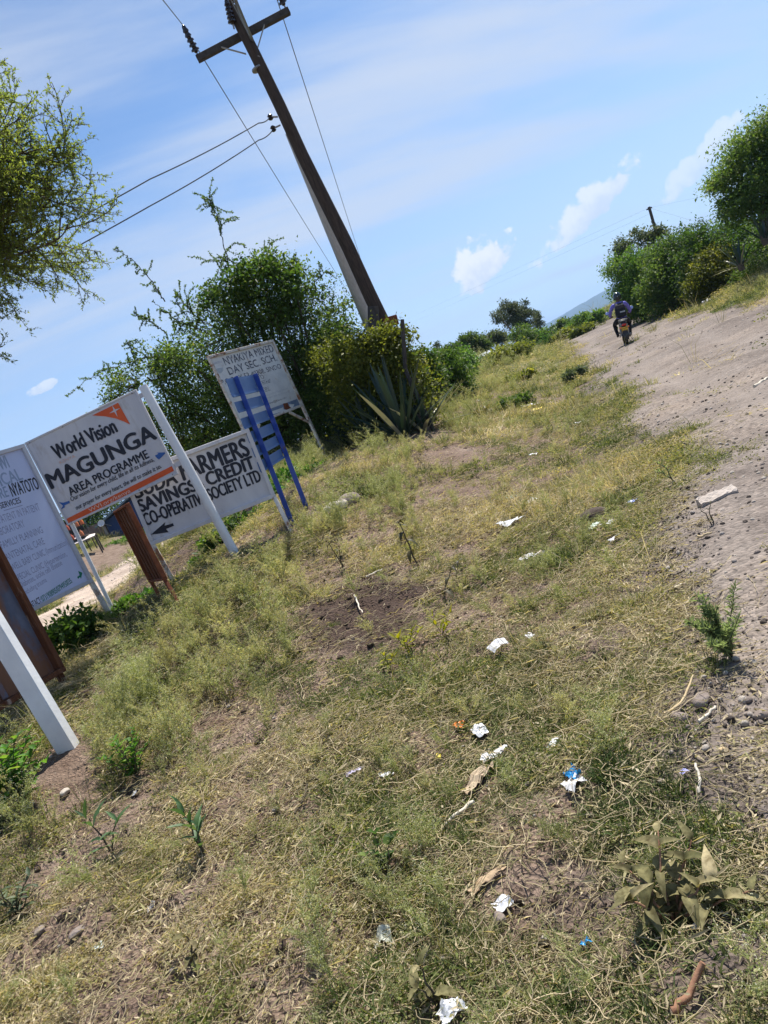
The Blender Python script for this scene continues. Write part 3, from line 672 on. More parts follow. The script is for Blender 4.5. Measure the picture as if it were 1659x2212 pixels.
# ------------------------------------------------------------------ clinic signboard at the left edge
def sign_clinic():
    P = Panel(-3.4526, 7.2, 1.8894, 52, -.62, 1.3, 1.56)
    _q = P.p(P.w / 2, -P.h / 2); base = np.array([_q[0], _q[1], float(ground_z(_q[0], _q[1]))]); o = empty('signboard', base, 'pale blue clinic signboard with faded lettering at the left edge', 'signboard')
    m_ = MB(); m_.box(P.p(0, 0, -.008), (P.w - .02, P.h - .02, .012), P.ax); m_.build('board', M_med, o, base)
    m_ = MB(); rim(P, m_, .04, .05, .01); m_.build('frame', M_white, o, base)
    for sx in (1, -1):
        a = P.p(sx * (P.w / 2 - .02), -P.h / 2 + .02, .012); g = np.array([a[0] + .03, a[1], ground_z(a[0], a[1]) - .2])
        m_ = MB(); m_.bar(g, a, .045, .045, P.U, .004); m_.build('leg', M_rustywhite, o, base)
    W_, H_ = P.w, P.h
    L = lambda t, mat, bl, br, tl, **k: P.letters(o, base, t, mat, Z1(*bl), Z1(*br), Z1(*tl), n=.0, **k)
    L('WI', M_medgrey, (10, 790), (84, 765), (-18, 686), bold=.03)
    L('MEDICAL', M_medgrey, (-175, 985), (192, 865), (-205, 885), bold=.03)
    L('CENTRE', M_medgrey, (-170, 1074), (76, 1006), (-185, 985), bold=.03)
    L('NYATOTO', M_black, (105, 1010), (330, 945), (80, 905), bold=.02)
    L('SERVICES', M_black, (8, 1108), (178, 1058), (-8, 1062), bold=.02)
    P.flat(o, base, 'underline', [Z1(30, 1122), Z1(186, 1078), Z1(188, 1083), Z1(32, 1128)], M_medlilac, .0)
    L('OUT PATIENT IN PATIENT', M_medlilac, (-90, 1262), (336, 1120), (-112, 1200), bold=.0)
    L('LABORATORY', M_medlilac, (-30, 1345), (212, 1255), (-52, 1285), bold=.0)
    L('FAMILLY PLANNING', M_medlilac, (18, 1442), (362, 1308), (-4, 1385), bold=.0)
    L('ANTENATAL CARE', M_medlilac, (62, 1540), (376, 1400), (40, 1484), bold=.0)
    L('WELL BABY CLINIC (Immunization)', M_medlilac, (108, 1622), (568, 1405), (88, 1570), bold=.0)
    L('SPECIAL CLINIC (Hypertension,', M_medlilac, (146, 1710), (560, 1500), (128, 1662), bold=.0)
    L('Diabetes, sickle cell disease', M_medlilac, (178, 1766), (520, 1572), (160, 1722), bold=-.004)
    L('including trauma', M_medlilac, (212, 1825), (392, 1712), (196, 1784), bold=-.006)
    L('CONTACT:', M_black, (232, 1955), (352, 1885), (212, 1905), bold=.012)
    L('0731908905/0794950035', M_green, (358, 1882), (602, 1722), (338, 1838), bold=.012)
    P.flat(o, base, 'arrow', [Z1(*a) for a in [(640, 1675), (660, 1660), (648, 1625), (682, 1640), (672, 1690), (664, 1676), (648, 1692)]], M_green, .0)
sign_clinic()

# ------------------------------------------------------------------ school signboard behind the blue stack of plates
def sign_school():
    P = Panel(-1.180, 14.6, 2.920, 55.5, .5, 2.003, 1.46)
    base = gp(708, 995); o = empty('signboard', base, 'weathered white school signboard with rusty frame reading NYAKIYA MIXED DAY', 'signboard')
    m_ = MB(); m_.box(P.p(0, 0, -.008), (P.w - .02, P.h - .02, .012), P.ax); m_.build('board', M_nyak, o, base)
    m_ = MB(); rim(P, m_, .05, .05, .01); m_.build('frame', M_rustywhite, o, base)
    for sx in (1, -1):
        a = P.p(sx * (P.w / 2 - .025), -P.h / 2 + .02, .0); g = np.array([a[0], a[1], ground_z(a[0], a[1]) - .2])
        m_ = MB(); m_.bar(g, a, .055, .055, P.U, .004); m_.build('leg', M_rustywhite, o, base)
        b1 = P.p(sx * (P.w / 2 - .50), -P.h / 2 - .01, 0); b2 = P.p(sx * (P.w / 2 - .06), -P.h / 2 - .34, 0)
        m_ = MB(); m_.bar(b1, b2, .045, .045, P.N, .003); m_.build('brace', M_rustywhite, o, base)
    L = lambda t, mat, bl, br, tl, **k: P.letters(o, base, t, mat, Z3(*bl), Z3(*br), Z3(*tl), n=.0, **k)
    L('NYAKIYA MIXED', M_faded, (378, 408), (1098, 205), (335, 298), bold=.03)
    L('DAY SEC. SCH.', M_faded, (437, 552), (1142, 338), (395, 446), bold=.035)
    L('P.O BOX 53-40308. SINDO', M_faded, (330, 702), (1205, 452), (300, 628), bold=.012)
    L('MOTTO:', M_faded, (742, 660), (962, 600), (722, 598), bold=.0)
    L('Work hard!', M_faded, (760, 745), (1048, 660), (742, 690), bold=.0)
    L('VISION', M_faded, (836, 822), (1022, 770), (816, 772), bold=.0)
    P.flat(o, base, 'underline', [Z3(866, 655), Z3(968, 622), Z3(969, 627), Z3(867, 660)], M_faded, .0)
    P.flat(o, base, 'underline', [Z3(930, 806), Z3(1040, 772), Z3(1041, 777), Z3(931, 811)], M_faded, .0)
    Mw = pbr('washed_out_ink', (.42, .43, .46), (.58, .58, .59), 25, .6)
    L('to produce disciplined and', Mw, (985, 862), (1300, 760), (975, 832), bold=-.01)
    L('holistic learners for society', Mw, (1000, 905), (1330, 802), (990, 876), bold=-.01)
    L('www@yahoo.com', M_faded, (1002, 990), (1276, 895), (994, 960), bold=-.005)
    P.flat(o, base, 'blue_band', [Z3(560, 1225), Z3(1432, 905), Z3(1478, 1005), Z3(605, 1335)], M_blueband, -.0005)
    P.flat(o, base, 'arrow', [Z3(*a) for a in [(1030, 1100), (1225, 1030), (1235, 1065), (1325, 1030), (1315, 985), (1390, 985), (1365, 1050), (1240, 1085), (1045, 1140)]], M_nyak, .0015)
    P.flat(o, base, 'rust_patch', [Z3(*a) for a in [(1222, 975), (1290, 962), (1310, 1010), (1345, 1040), (1290, 1075), (1245, 1060)]], M_rustred, .003)
    # school crest: shield on a pale ground
    P.flat(o, base, 'crest', [Z3(*a) for a in [(228, 462), (282, 452), (338, 440), (345, 480), (318, 520), (292, 532), (262, 518), (240, 496)]], pbr('crest_grey', (.34, .38, .42), (.48, .51, .54), 30, .6), .0)
    P.flat(o, base, 'crest', [Z3(*a) for a in [(200, 372), (262, 350), (318, 342), (322, 372), (262, 384), (210, 402)]], Mw, .0)
sign_school()

# ------------------------------------------------------------------ blue stack of plates on two uprights
def blue_stack():
    bl, br = gp(626, 1132), gp(659, 1102); base = (bl + br) / 2
    tl, tr = at(506.7, 815, 8.57), at(549, 809, 9.02)
    o = empty('plate_stand', base, 'two blue uprights carrying a stack of six blue plates, seen from behind', 'sign stand')
    d = nrm(tr - tl); ax = lambda t: bl + (tl - bl) * (1 - t), None
    Lp = lambda t: tl + (bl - tl) * t; Rp = lambda t: tr + (br - tr) * t
    nn = nrm(np.cross(d, nrm(tl - bl)))
    if nn[1] > 0: nn = -nn
    for a, b in ((tl, bl), (tr, br)):
        m_ = MB(); m_.bar(a, b - [0, 0, .2], .05, .012, d, .002); m_.bar(a + nn * .03 - d * .019, b + nn * .03 - d * .019 - [0, 0, .2], .05, .01, nn, .002); m_.build('upright', M_bluepost, o, base)
    for (t0, t1) in ((.0, .115), (.150, .215), (.256, .320), (.352, .415), (.446, .506), (.542, .605)):
        q = lambda t, k: Lp(t) + (Rp(t) - Lp(t)) * k - nn * .012
        m_ = MB(); m_.prism([q(t1, -.36), q(t1, .98), q(t0, .98), q(t0, -.36)], nn, -.012); m_.build('plate', M_bluesheet, o, base)
        m_ = MB(); m_.bar(q(t1, -.36) + nn * .005, q(t1, .98) + nn * .005, .022, .02, (0, 0, 1)); m_.build('plate_edge', M_bluesheet, o, base)
blue_stack()

# ------------------------------------------------------------------ rusted sheet frames and the white post
def rust_frame():
    P = Panel(-2.265, 7.20, 1.2747, -60.6, .64, .64, .785); base = gp(401, 1322)
    # the far side shows its inner face to the camera: a shallow tray with folded edges
    o = empty('rusted_sign', base, 'narrow rusted steel sign frame standing edge-on below the orange band', 'sign frame')
    m_ = MB(); m_.box(P.p(0, 0, 0), (P.w, P.h, .008), P.ax); m_.build('back_sheet', M_rust, o, base)
    for k in range(5):
        u = -P.w / 2 + P.w * (k + .5) / 5; m_ = MB(); m_.bar(P.p(u, -P.h / 2 + .01, .008), P.p(u, P.h / 2 - .01, .008), .05, .016, P.U, .007); m_.build('rib', M_rust, o, base)
    m_ = MB(); rim(P, m_, .022, .045, .018, .004); m_.build('folded_edge', M_rustred, o, base)
    for sx, px in ((1, (401, 1322)), (-1, (349, 1303))):
        a = P.p(sx * (P.w / 2 - .03), -P.h / 2 + .01, .02); g = gp(*px) if sx > 0 else np.array([a[0] + .02, a[1], ground_z(a[0], a[1])])
        m_ = MB(); m_.bar(g - [0, 0, .2], a, .05, .03, P.U, .003); m_.build('leg', M_rustred, o, base)
rust_frame()
def rust_plate():
    br = at(125, 1440, 6.25); P = Panel(br[0], br[1], br[2], 54, 0, 1.25, 1.9)
    P.C = br - P.U * P.w / 2 + P.V * (P.h / 2 - .05); base = np.array([P.C[0], P.C[1], float(ground_z(P.C[0], P.C[1]))])
    o = empty('rusted_sign', base, 'large blue sheet sign with rust streaks and folded rusty edge, cut by the left border', 'signboard')
    m_ = MB(); m_.box(P.C, (P.w, P.h, .01), P.ax); m_.build('sheet', M_rustblue, o, base)
    m_ = MB(); rim(P, m_, .045, .10, .045, .004); m_.build('folded_edge', M_rust, o, base)
    for u in (-.3, .12):
        m_ = MB(); m_.bar(P.p(u, -P.h / 2 + .05, .02), P.p(u, P.h / 2 - .05, .02), .05, .03, P.U, .003); m_.build('rib', M_rustblue, o, base)
    for sx in (-1, 1):
        a = P.p(sx * (P.w / 2 - .03), -P.h / 2 + .01, .02); g = np.array([a[0], a[1], ground_z(a[0], a[1]) - .2])
        m_ = MB(); m_.bar(g, a, .05, .05, P.U, .003); m_.build('leg', M_rust, o, base)
rust_plate()
def white_post():
    b = gp(155, 1622); t = at(-120, 1172, 4.86); m_ = MB()
    m_.bar(b - [0, 0, .25], t, .13, .085, (math.cos(R(-8)), math.sin(R(-8)), 0), .006)
    m_.bar(b + (t - b) * .999, b + (t - b) * 1.012, .14, .095, (math.cos(R(-8)), math.sin(R(-8)), 0), .004)
    tag(m_.build('steel_post', M_whitepole, None, b), 'thick white painted steel post nearest the camera at the left border', 'post')
white_post()

# ------------------------------------------------------------------ power pole and lines
PY = 15.5
def power_pole():
    top = at(497, 6, PY); low = at(833, 705, PY)
    d = nrm(low - top); g = low + d * ((low[2] - float(ground_z(low[0], low[1]))) / -d[2])
    o = empty('power_pole', g, 'tall dark wooden power pole with crossarm leaning over the hedge', 'power pole')
    n = 9; pts = [g - [0, 0, .1] + (top - g) * (i / n) for i in range(n + 1)]
    pts = [p + np.array([math.sin(i * 1.9) * .015, 0, 0]) for i, p in enumerate(pts)]
    m_ = MB(); m_.tube(pts, np.linspace(.16, .105, n + 1), 18); m_.tube([top, top - d * .08], [.105, .05], 18); m_.build('shaft', M_pole, o, g, True)
    a0, a1 = at(*Z4(285, 358), PY + .17), at(*Z4(840, 65), PY + .17)
    m_ = MB(); m_.bar(a0, a1, .13, .11, (0, 0, 1), .006); m_.build('crossarm', M_poletop, o, g)
    for q0, q1 in (((430, 285), (580, 326)), ((690, 150), (640, 322))):
        m_ = MB(); m_.bar(at(*Z4(*q0), PY + .09), at(*Z4(*q1), PY + .09), .05, .014, (0, 1, 0), .002); m_.build('brace', M_steel, o, g)
    m_ = MB(); m_.tube([at(*Z4(655, 345), PY - .1), at(*Z4(655, 345), PY + .25)], .03, 8); m_.build('bolt', M_steel, o, g)
    m_ = MB(); c = at(*Z4(650, 415), PY); m_.lathe(c + d * -.012, d, [(0, .124), (.03, .126)], 18); m_.build('strap', M_steel, o, g)
    def insulator(base, dr, k=1.0):
        m_ = MB(); dr = nrm(dr); m_.lathe(base, dr, [(-.03, .016), (.12 * k, .016)], 8); pin = m_.build('pin', M_steel, o, g)
        m_ = MB(); pr = [(.06, .03)]
        for i in range(5): pr += [(.09 + i * .085, .045), (.10 + i * .085, .088 - i * .006), (.135 + i * .085, .078 - i * .006), (.15 + i * .085, .045)]
        pr += [(.53, .04), (.56, .015)]
        m_.lathe(base, dr, [(a * k, b) for a, b in pr], 14); m_.build('insulator', M_porc, o, g, True)
        return base + dr * .56 * k
    up = nrm(nrm(top - g) + np.array([-.0, -.25, 0]))
    e0 = insulator(at(*Z4(292, 338), PY + .17), at(*Z4(245, 245), PY + .05) - at(*Z4(292, 338), PY + .17))
    e1 = insulator(at(*Z4(820, 52), PY + .17), at(*Z4(775, -35), PY + .05) - at(*Z4(820, 52), PY + .17))
    e2 = insulator(at(*Z4(505, 165), PY - .12), at(*Z4(468, 30), PY - .15) - at(*Z4(505, 165), PY - .12), .9)
    # low-voltage rack on the shaft
    for (q0, q1) in (((770, 705), (725, 705)), ((785, 755), (742, 775))):
        b0 = at(*Z4(*q0), PY); b1 = at(*Z4(*q1), PY - .05); m_ = MB(); m_.tube([b0, b1], .018, 8); br = m_.build('bracket', M_steel, o, g)
        m_ = MB(); ax = np.array([0, 0, 1.]); m_.lathe(b1 - ax * .06, ax, [(0, .03), (.02, .055), (.05, .03), (.08, .055), (.11, .03)], 12); m_.build('spool', M_porc, o, g, True)
    m_ = MB(); c = at(*Z4(1452, 1938), PY - .12); ux = nrm(np.array([1, 0, -.15])); m_.box(c, (.30, .05, .20), np.array([ux, [0, 1, 0], np.cross(ux, [0, 1, 0])]), .006); m_.build('board', M_rustred, o, g)
    # leaning prop and stub at the foot
    s_top = at(*Z4(838, 800), PY + .28); s_low = at(*Z4(1338, 1985), PY + 1.5); ds = nrm(s_low - s_top); sg = s_low + ds * ((s_low[2] - 1.0) / -ds[2])
    m_ = MB(); m_.tube([sg, (sg + s_top) / 2, s_top], [.165, .125, .08], 18); pr = m_.build('prop_pole', M_greypole, None, sg, True)
    tag(pr, 'pale grey prop pole slanting up behind the dark power pole', 'pole')
    b0, b1 = at(*Z4(1360, 2100), PY - .25), at(*Z4(1345, 1850), PY - .25); m_ = MB(); bb = np.array([b0[0], b0[1], float(ground_z(b0[0], b0[1])) - .2]); m_.tube([bb, b0, b1], [.15, .14, .11], 12)
    tag(m_.build('timber_stub', M_poletop, None, bb, True), 'short dark timber stub beside the foot of the power pole', 'stump')
    return e0, e1, e2, g
E0, E1, E2, PG = power_pole()
def wire(pts, rad, label, sag=0.0, n=24):
    pts = [np.asarray(p, float) for p in pts]; out = []
    for a, b in zip(pts[:-1], pts[1:]):
        for i in range(n):
            t = i / n; out.append(a + (b - a) * t - np.array([0, 0, sag * 4 * t * (1 - t)]))
    out.append(pts[-1]); m_ = MB(); m_.tube(out, rad, 5); o = m_.build('power_line', M_wire, None, out[0], True)
    tag(o, label, 'cable', 'overhead lines'); return o
FARP = at(806, 691, 75.0)
OV = lambda px, py, Y: at(px, py, Y)
wire([E0, FARP + np.array([-.6, 0, 0])], .011, 'conductor running away from the left insulator of the big pole', .35)
wire([E1, FARP + np.array([.6, 0, 0])], .011, 'conductor running away from the right insulator of the big pole', .35)
wire([E0, at(352, 0, 11.6), at(180, -250, 9.0)], .009, 'conductor coming overhead to the left insulator of the big pole', .0)
wire([E2, at(468, -8, 12.0), at(400, -250, 9)], .009, 'conductor coming overhead to the pole-top insulator', .0)
wire([at(*Z4(630, 270), PY + .2), at(*Z4(515, 0), 13.4), at(480, -200, 11)], .035, 'thick bundled cable beside the top of the big pole', .0)
wire([at(*Z4(600, 215), PY + .2), at(*Z4(490, 0), 13.2), at(455, -200, 11)], .012, 'thin cable between the pole top and the thick bundle', .0)
wire([at(*Z4(640, 280), PY + .3), at(*Z4(815, 690), PY + 1.2), FARP], .008, 'thin stay wire hugging the right side of the big pole', .0)
wire([at(*Z4(722, 708), PY - .05), at(*Z4(655, 742), 15.2), at(*Z4(0, 1080), 13.0), at(-160, 640, 11.4)], .011, 'upper service wire from the pole to the acacia', .03)
wire([at(*Z4(740, 785), PY - .05), at(*Z4(655, 845), 15.2), at(*Z4(0, 1242), 13.0), at(-160, 700, 11.4)], .011, 'lower service wire from the pole to the acacia', .03)

def far_pole():
    Y = 47; t = at(1402, 447, Y); l = at(1421, 515, Y); d = nrm(l - t); g = l + d * ((l[2] - float(ground_z(l[0], l[1]))) / -d[2])
    o = empty('power_pole', g, 'slim distant power pole rising from the right-hand hedge', 'power pole')
    m_ = MB(); m_.tube([g, t], [.12, .085], 10); m_.build('shaft', M_poletop, o, g, True)
    m_ = MB(); m_.bar(at(1397, 453, Y), at(1408, 448, Y), .08, .08); m_.build('crossarm', M_poletop, o, g)
    a = at(1402, 449, Y)
    wire([a, at(880, 688, 120)], .004, 'upper far line crossing the sky to the distant pole', .0)
    wire([a - [0, 0, .35], at(890, 697, 120)], .004, 'lower far line crossing the sky to the distant pole', .0)
    wire([a, at(1500, 478, 40), at(1600, 470, 36)], .004, 'line dropping from the distant pole towards the roadside tree', .0)
    wire([a, at(1659, 395, 60)], .004, 'faint line leaving the distant pole to the right', .0)
far_pole()
def fence_post():
    g = at(893, 830, 14.0); g[2] = float(ground_z(g[0], g[1])); t = at(869, 690, 14.0); mid = at(872, 740, 14.0)
    m_ = MB(); m_.tube([g - [0, 0, .2], at(876, 800, 14.0), mid, t], [.045, .042, .04, .036], 9)
    tag(m_.build('fence_post', M_poletop, None, g, True), 'thin crooked wooden stake behind the sisal', 'post')
fence_post()

# ------------------------------------------------------------------ buildings beyond
def house_blue():
    Y = 44.0; c = at(262, 1120, Y); gz = float(ground_z(c[0], c[1]))
    b = np.array([c[0], c[1], gz]); o = empty('shop_house', b, 'dark blue shop building with sloping roof beyond the side road', 'building')
    Mb = pbr('navy_wall', (.022, .045, .12), (.035, .06, .15), 3, .7, .1, 20); Mr = pbr('slate_blue_roof', (.09, .13, .17), (.13, .17, .21), 2, .6, .1, 30)
    x0, x1 = at(232, 1140, Y)[0], at(232, 1140, Y)[0] + 7.5
    zt = at(272, 1098, Y)[2]; ze = at(228, 1128, Y)[2]
    w = MB(); w.box(((x0 + x1) / 2, Y + 2, (gz + ze) / 2 + .05), (x1 - x0, 4, ze - gz + .1)); w.build('wall', Mb, o, b)
    w = MB(); w.prism([(x0 + .02, Y + .02, ze), (x1 - .02, Y + .02, ze), ((x0 + x1) / 2, Y + .02, zt + .9)], (0, 1, 0), 3.9); w.build('gable', Mb, o, b)
    for sx in (-1, 1):
        e = np.array([(x0 - .5) if sx < 0 else (x1 + .5), Y - .4, ze - .1]); r = np.array([(x0 + x1) / 2, Y - .4, zt + 1.0])
        nn = nrm(np.cross(r - e, [0, 1, 0])) * (1 if sx > 0 else -1); nn = nn if nn[2] > 0 else -nn
        rf = MB(); rf.prism([e, r, r + [0, 4.8, 0], e + [0, 4.8, 0]], nn, .10); rf.build('roof', Mr, o, b)
    # dish on the eave
    dc = at(219, 1131, Y - .6); w = MB(); axd = nrm(np.array([.2, -1, .45])); w.lathe(dc, axd, [(0, .03), (.02, .12), (.06, .20), (.065, .195), (.03, .11), (.01, .02)], 18)
    dd = w.build('satellite_dish', M_white, None, dc, True); tag(dd, 'round white satellite dish on the eave of the blue shop', 'dish')
    w = MB(); w.tube([dc, dc + np.array([.3, .5, -.35])], .02, 6); w.build('mount', M_steel, dd, dc)
    # wall of rough brown blocks beside it
    Mw = pbr('mud_block', (.16, .10, .085), (.24, .165, .145), 4, .9, .4, 20)
    xa = at(150, 1180, Y)[0]; zb = at(205, 1132, Y)[2]; cb = np.array([(xa + x0) / 2 - .02, Y + .5, gz])
    o2 = empty('block_house', cb, 'low brown block house left of the blue shop', 'building')
    w = MB(); w.box((cb[0], Y + 2.4, (gz + zb) / 2), (x0 - xa - .06, 3.6, zb - gz)); w.build('wall', Mw, o2, cb)
    for k in (.32, .86):
        w = MB(); w.box((xa + (x0 - xa) * k, Y + .57, (gz + zb) / 2), (.16, .1, zb - gz - .02)); w.build('pilaster', pbr('lime_wash', (.42, .34, .31), (.5, .42, .38), 5), o2, cb)
    w = MB(); w.box((xa + (x0 - xa) * .12, Y + .58, gz + 1.7), (1.5, .08, .9)); w.build('window', pbr('dark_opening', (.02, .016, .015), (.03, .025, .022), 5), o2, cb)
    # stall with awning and goods
    S = at(176, 1200, 38.0); sg = float(ground_z(S[0], S[1])); sb = np.array([S[0], S[1], sg])
    o3 = empty('market_stall', sb, 'roadside stall with pale cloth awning by the brown block house', 'stall')
    aw = [at(150, 1166, 38.6), at(206, 1153, 38.2), at(204, 1158, 37.2), at(150, 1181, 37.2)]
    w = MB(); w.prism(aw, (0, 0, 1), .03); w.build('awning', pbr('awning_cloth', (.55, .47, .43), (.68, .6, .56), 3, .9), o3, sb)
    for p_ in (aw[1], aw[2], aw[0], aw[3]):
        w = MB(); w.tube([p_, (p_[0], p_[1], float(ground_z(p_[0], p_[1])))], .04, 6); w.build('pole', M_poletop, o3, sb)
    tz = sg + .75; tx = at(180, 1205, 38)[0]
    w = MB(); w.box((tx, 37.8, tz), (1.6, .8, .06)); w.build('table', M_poletop, o3, sb)
    w = MB(); w.box((tx, 38.3, tz + .55), (1.6, .25, .04)); w.build('shelf', M_poletop, o3, sb)
    for dx in (-.72, .72):
        w = MB(); w.tube([(tx + dx, 38.36, sg - .1), (tx + dx, 38.36, tz + .56)], .03, 6); w.build('upright', M_poletop, o3, sb)
        w = MB(); w.tube([(tx + dx, 37.5, sg - .1), (tx + dx, 37.5, tz)], .03, 6); w.build('table_leg', M_poletop, o3, sb)
    k = 0
    for (zz, yy) in ((tz + .03, 37.6), (tz + .57, 38.3)):
        for i in range(6):
            colr = [(.55, .13, .03), (.50, .15, .05), (.02, .04, .16), (.45, .10, .05), (.03, .05, .2), (.5, .16, .06)][(i + k) % 6]
            cx = tx - .66 + i * .26; w = MB(); w.lathe((cx, yy, zz), (0, 0, 1), [(0, .09), (.2, .09), (.26, .05), (.3, .03), (.34, .03)], 10)
            row = ['on the table', 'on the shelf'][k]
            bo = w.build('bottle', pbr('bottle_%d_%d' % (k, i), colr, colr, 3, .35), None, (cx, yy, zz), True)
            tag(bo, '%s coloured bottle %s of the stall, %s from the left' % (['orange', 'orange', 'navy', 'red', 'blue', 'orange'][(i + k) % 6], row, ['first', 'second', 'third', 'fourth', 'fifth', 'last'][i]), 'bottle', 'bottles at the stall')
        k += 1
house_blue()
def far_house():
    Y = 46.0; a = at(1012, 782, Y); gz = float(ground_z(a[0], a[1])); b = np.array([a[0], a[1], gz])
    o = empty('house', b, 'small house with grey metal roof half hidden in the hedge', 'building')
    p0, p1 = at(1012, 778, Y), at(1042, 766, Y); z1 = p1[2]
    w = MB(); w.box((a[0] + .6, Y + 1.5, (gz + z1 - .35) / 2), (2.6, 2.6, z1 - .35 - gz)); w.build('wall', pbr('plaster_grey', (.24, .22, .22), (.32, .3, .3), 3), o, b)
    w = MB(); w.prism([(a[0] - .9, Y - .1, z1 - .42), (a[0] + 2.1, Y - .1, z1 - .42), (a[0] + 2.1, Y + 3.1, z1 + .05), (a[0] - .9, Y + 3.1, z1 + .05)], (0, 0, 1), .06)
    w.build('roof', pbr('metal_roof', (.38, .4, .45), (.5, .52, .56), 3, .35, 0, None, .5, .5), o, b)
far_house()

# ------------------------------------------------------------------ plants: builders
def unit(n, rng=RNG):
    v = rng.normal(size=(n, 3)); return v / np.linalg.norm(v, axis=1, keepdims=True)
def leaf_arrays(P, A, S, asp=.5, fold=.12, rng=RNG):
    """P base points, A leaf directions, S lengths -> two triangles a leaf, folded on the midrib."""
    n = len(P); A = A / np.linalg.norm(A, axis=1, keepdims=True)
    ref = unit(n, rng) * .7 + np.array([0, 0, .8]); B = np.cross(A, ref); B /= np.linalg.norm(B, axis=1, keepdims=True) + 1e-9
    Nn = np.cross(B, A); S = S[:, None]
    mid = P + A * S * .45
    V = np.stack([P, mid + B * S * asp * .5 + Nn * S * fold, P + A * S, mid - B * S * asp * .5 + Nn * S * fold], 1).reshape(-1, 3)
    b = np.arange(n)[:, None] * 4
    T = np.concatenate([b + [[0, 2, 1]], b + [[0, 3, 2]]], 0)
    return V, T
def twig_arrays(a, b, r0, r1):
    n = len(a); t = b - a; t = t / (np.linalg.norm(t, axis=1, keepdims=True) + 1e-9)
    ref = np.where(np.abs(t[:, 2:3]) < .9, [[0, 0, 1.]], [[1., 0, 0]]); u = np.cross(t, ref); u /= np.linalg.norm(u, axis=1, keepdims=True); v = np.cross(t, u)
    V = []
    for (p, r) in ((a, r0), (b, r1)):
        r = np.asarray(r, float).reshape(-1, 1)
        for k in range(3):
            an = 2 * math.pi * k / 3; V.append(p + r * (math.cos(an) * u + math.sin(an) * v))
    V = np.stack(V, 1).reshape(-1, 3); i = np.arange(n)[:, None] * 6
    Q = np.concatenate([i + [[0, 1, 4, 3]], i + [[1, 2, 5, 4]], i + [[2, 0, 3, 5]]], 0)
    return V, Q
def B(px, py, Y, rr, ru, rd=None):      # a lobe of foliage: centre seen at (px,py), depth Y, radii in picture units
    c = at(px, py, Y); k = Y / F
    return (c, np.array([rr * k, (rd if rd else (rr + ru) / 2) * k, ru * k]))
def lobes(blobs, ncl, per, size, sig=.2, inner=.45, top=.15, rng=RNG):
    vol = np.array([(b[1][0] * b[1][1] * b[1][2]) ** (2 / 3) for b in blobs]); vol /= vol.sum()
    ci = rng.choice(len(blobs), ncl, p=vol); C = np.array([b[0] for b in blobs])[ci]; Rr = np.array([b[1] for b in blobs])[ci]
    d = unit(ncl, rng); d[:, 2] += top; d /= np.linalg.norm(d, axis=1, keepdims=True)
    rad = inner + (1.12 - inner) * rng.random(ncl) ** .6; lump = vn(d[:, 0] * 2.3 + ci * 7.1, d[:, 2] * 2.3 + d[:, 1] * 1.9 + ci, 33); rad = rad * (.62 + .68 * lump)
    K = C + d * Rr * rad[:, None]
    cs = sig * Rr.mean(1) * (.6 + .8 * rng.random(ncl)); ct = rng.normal(0, .16, ncl)
    k = np.repeat(np.arange(ncl), per)
    off = rng.normal(size=(len(k), 3)) * cs[k][:, None] * np.array([1, 1, .75])
    P = K[k] + off; tone = np.clip(.45 + ct[k] + rng.normal(0, .17, len(k)), 0, 1)
    A = unit(len(k), rng) + off / (np.linalg.norm(off, axis=1, keepdims=True) + 1e-6) * .7 + np.array([0, 0, -.15])
    S = size * (.6 + .8 * rng.random(len(k))) * (.7 + .6 * rng.random(ncl))[k]
    tw = (C + d * Rr * rad[:, None] * .25, K)
    return P, A, S, tone, tw
def bush(name, label, blobs, ncl, per, size, mat, cat='bush', asp=.55, sig=.2, inner=.45, stem=True, group=None, twigmat=None, seed=None, extra=None, minz=True, crown='foliage', skirt=True):
    rng = np.random.default_rng(seed if seed is not None else abs(hash(label)) % 1000 if False else sum(map(ord, label)))
    if skirt:
        sk = []
        for (c, r_) in blobs:
            gz = float(ground_z(c[0], c[1]))
            if c[2] - r_[2] > gz + .12 and c[2] - gz < 4.5:
                h2 = (c[2] - gz) * .55; sk.append((np.array([c[0], c[1], gz + h2 * .9]), np.array([r_[0] * .95, r_[1] * .95, h2])))
        ncl = int(ncl * (1 + .8 * len(sk) / len(blobs))); blobs = list(blobs) + sk
    per = int(per * 1.35); size = size * 1.12
    c0 = np.mean([b[0] for b in blobs], axis=0); g = np.array([c0[0], c0[1], float(ground_z(c0[0], c0[1]))])
    o = empty(name, g, label, cat, group)
    P, A, S, tone, tw = lobes(blobs, ncl, per, size, sig, inner, rng=rng)
    if minz:
        keep = P[:, 2] > ground_z(P[:, 0], P[:, 1]) + .01; P, A, S, tone = P[keep], A[keep], S[keep], tone[keep]
    V, T = leaf_arrays(P, A, S, asp, rng=rng); tn = np.repeat(tone, 4)
    if extra:
        V2, T2, tn2 = extra; T = np.concatenate([T, T2 + len(V)]); V = np.concatenate([V, V2]); tn = np.concatenate([tn, tn2])
    link(crown, mesh_np(crown, V - g, T, mat, False, {'tone': tn}), o)
    if stem:
        a, b = tw; ln = np.linalg.norm(b - a, axis=1)
        Vt, Qt = twig_arrays(a, b, np.clip(ln * .012, .004, .03), np.clip(ln * .004, .002, .008))
        bs = np.array([bl[0] for bl in blobs]); root = np.repeat(g[None], len(bs), 0) + rng.normal(0, .06, (len(bs), 3)) * [1, 1, 0]
        V3, Q3 = twig_arrays(root - [0, 0, .1], bs, np.full(len(bs), .05), np.full(len(bs), .02))
        link('stems', mesh_np('stems', np.concatenate([Vt, V3]) - g, np.concatenate([Qt, Q3 + len(Vt)]), twigmat or M_twig), o)
    return o

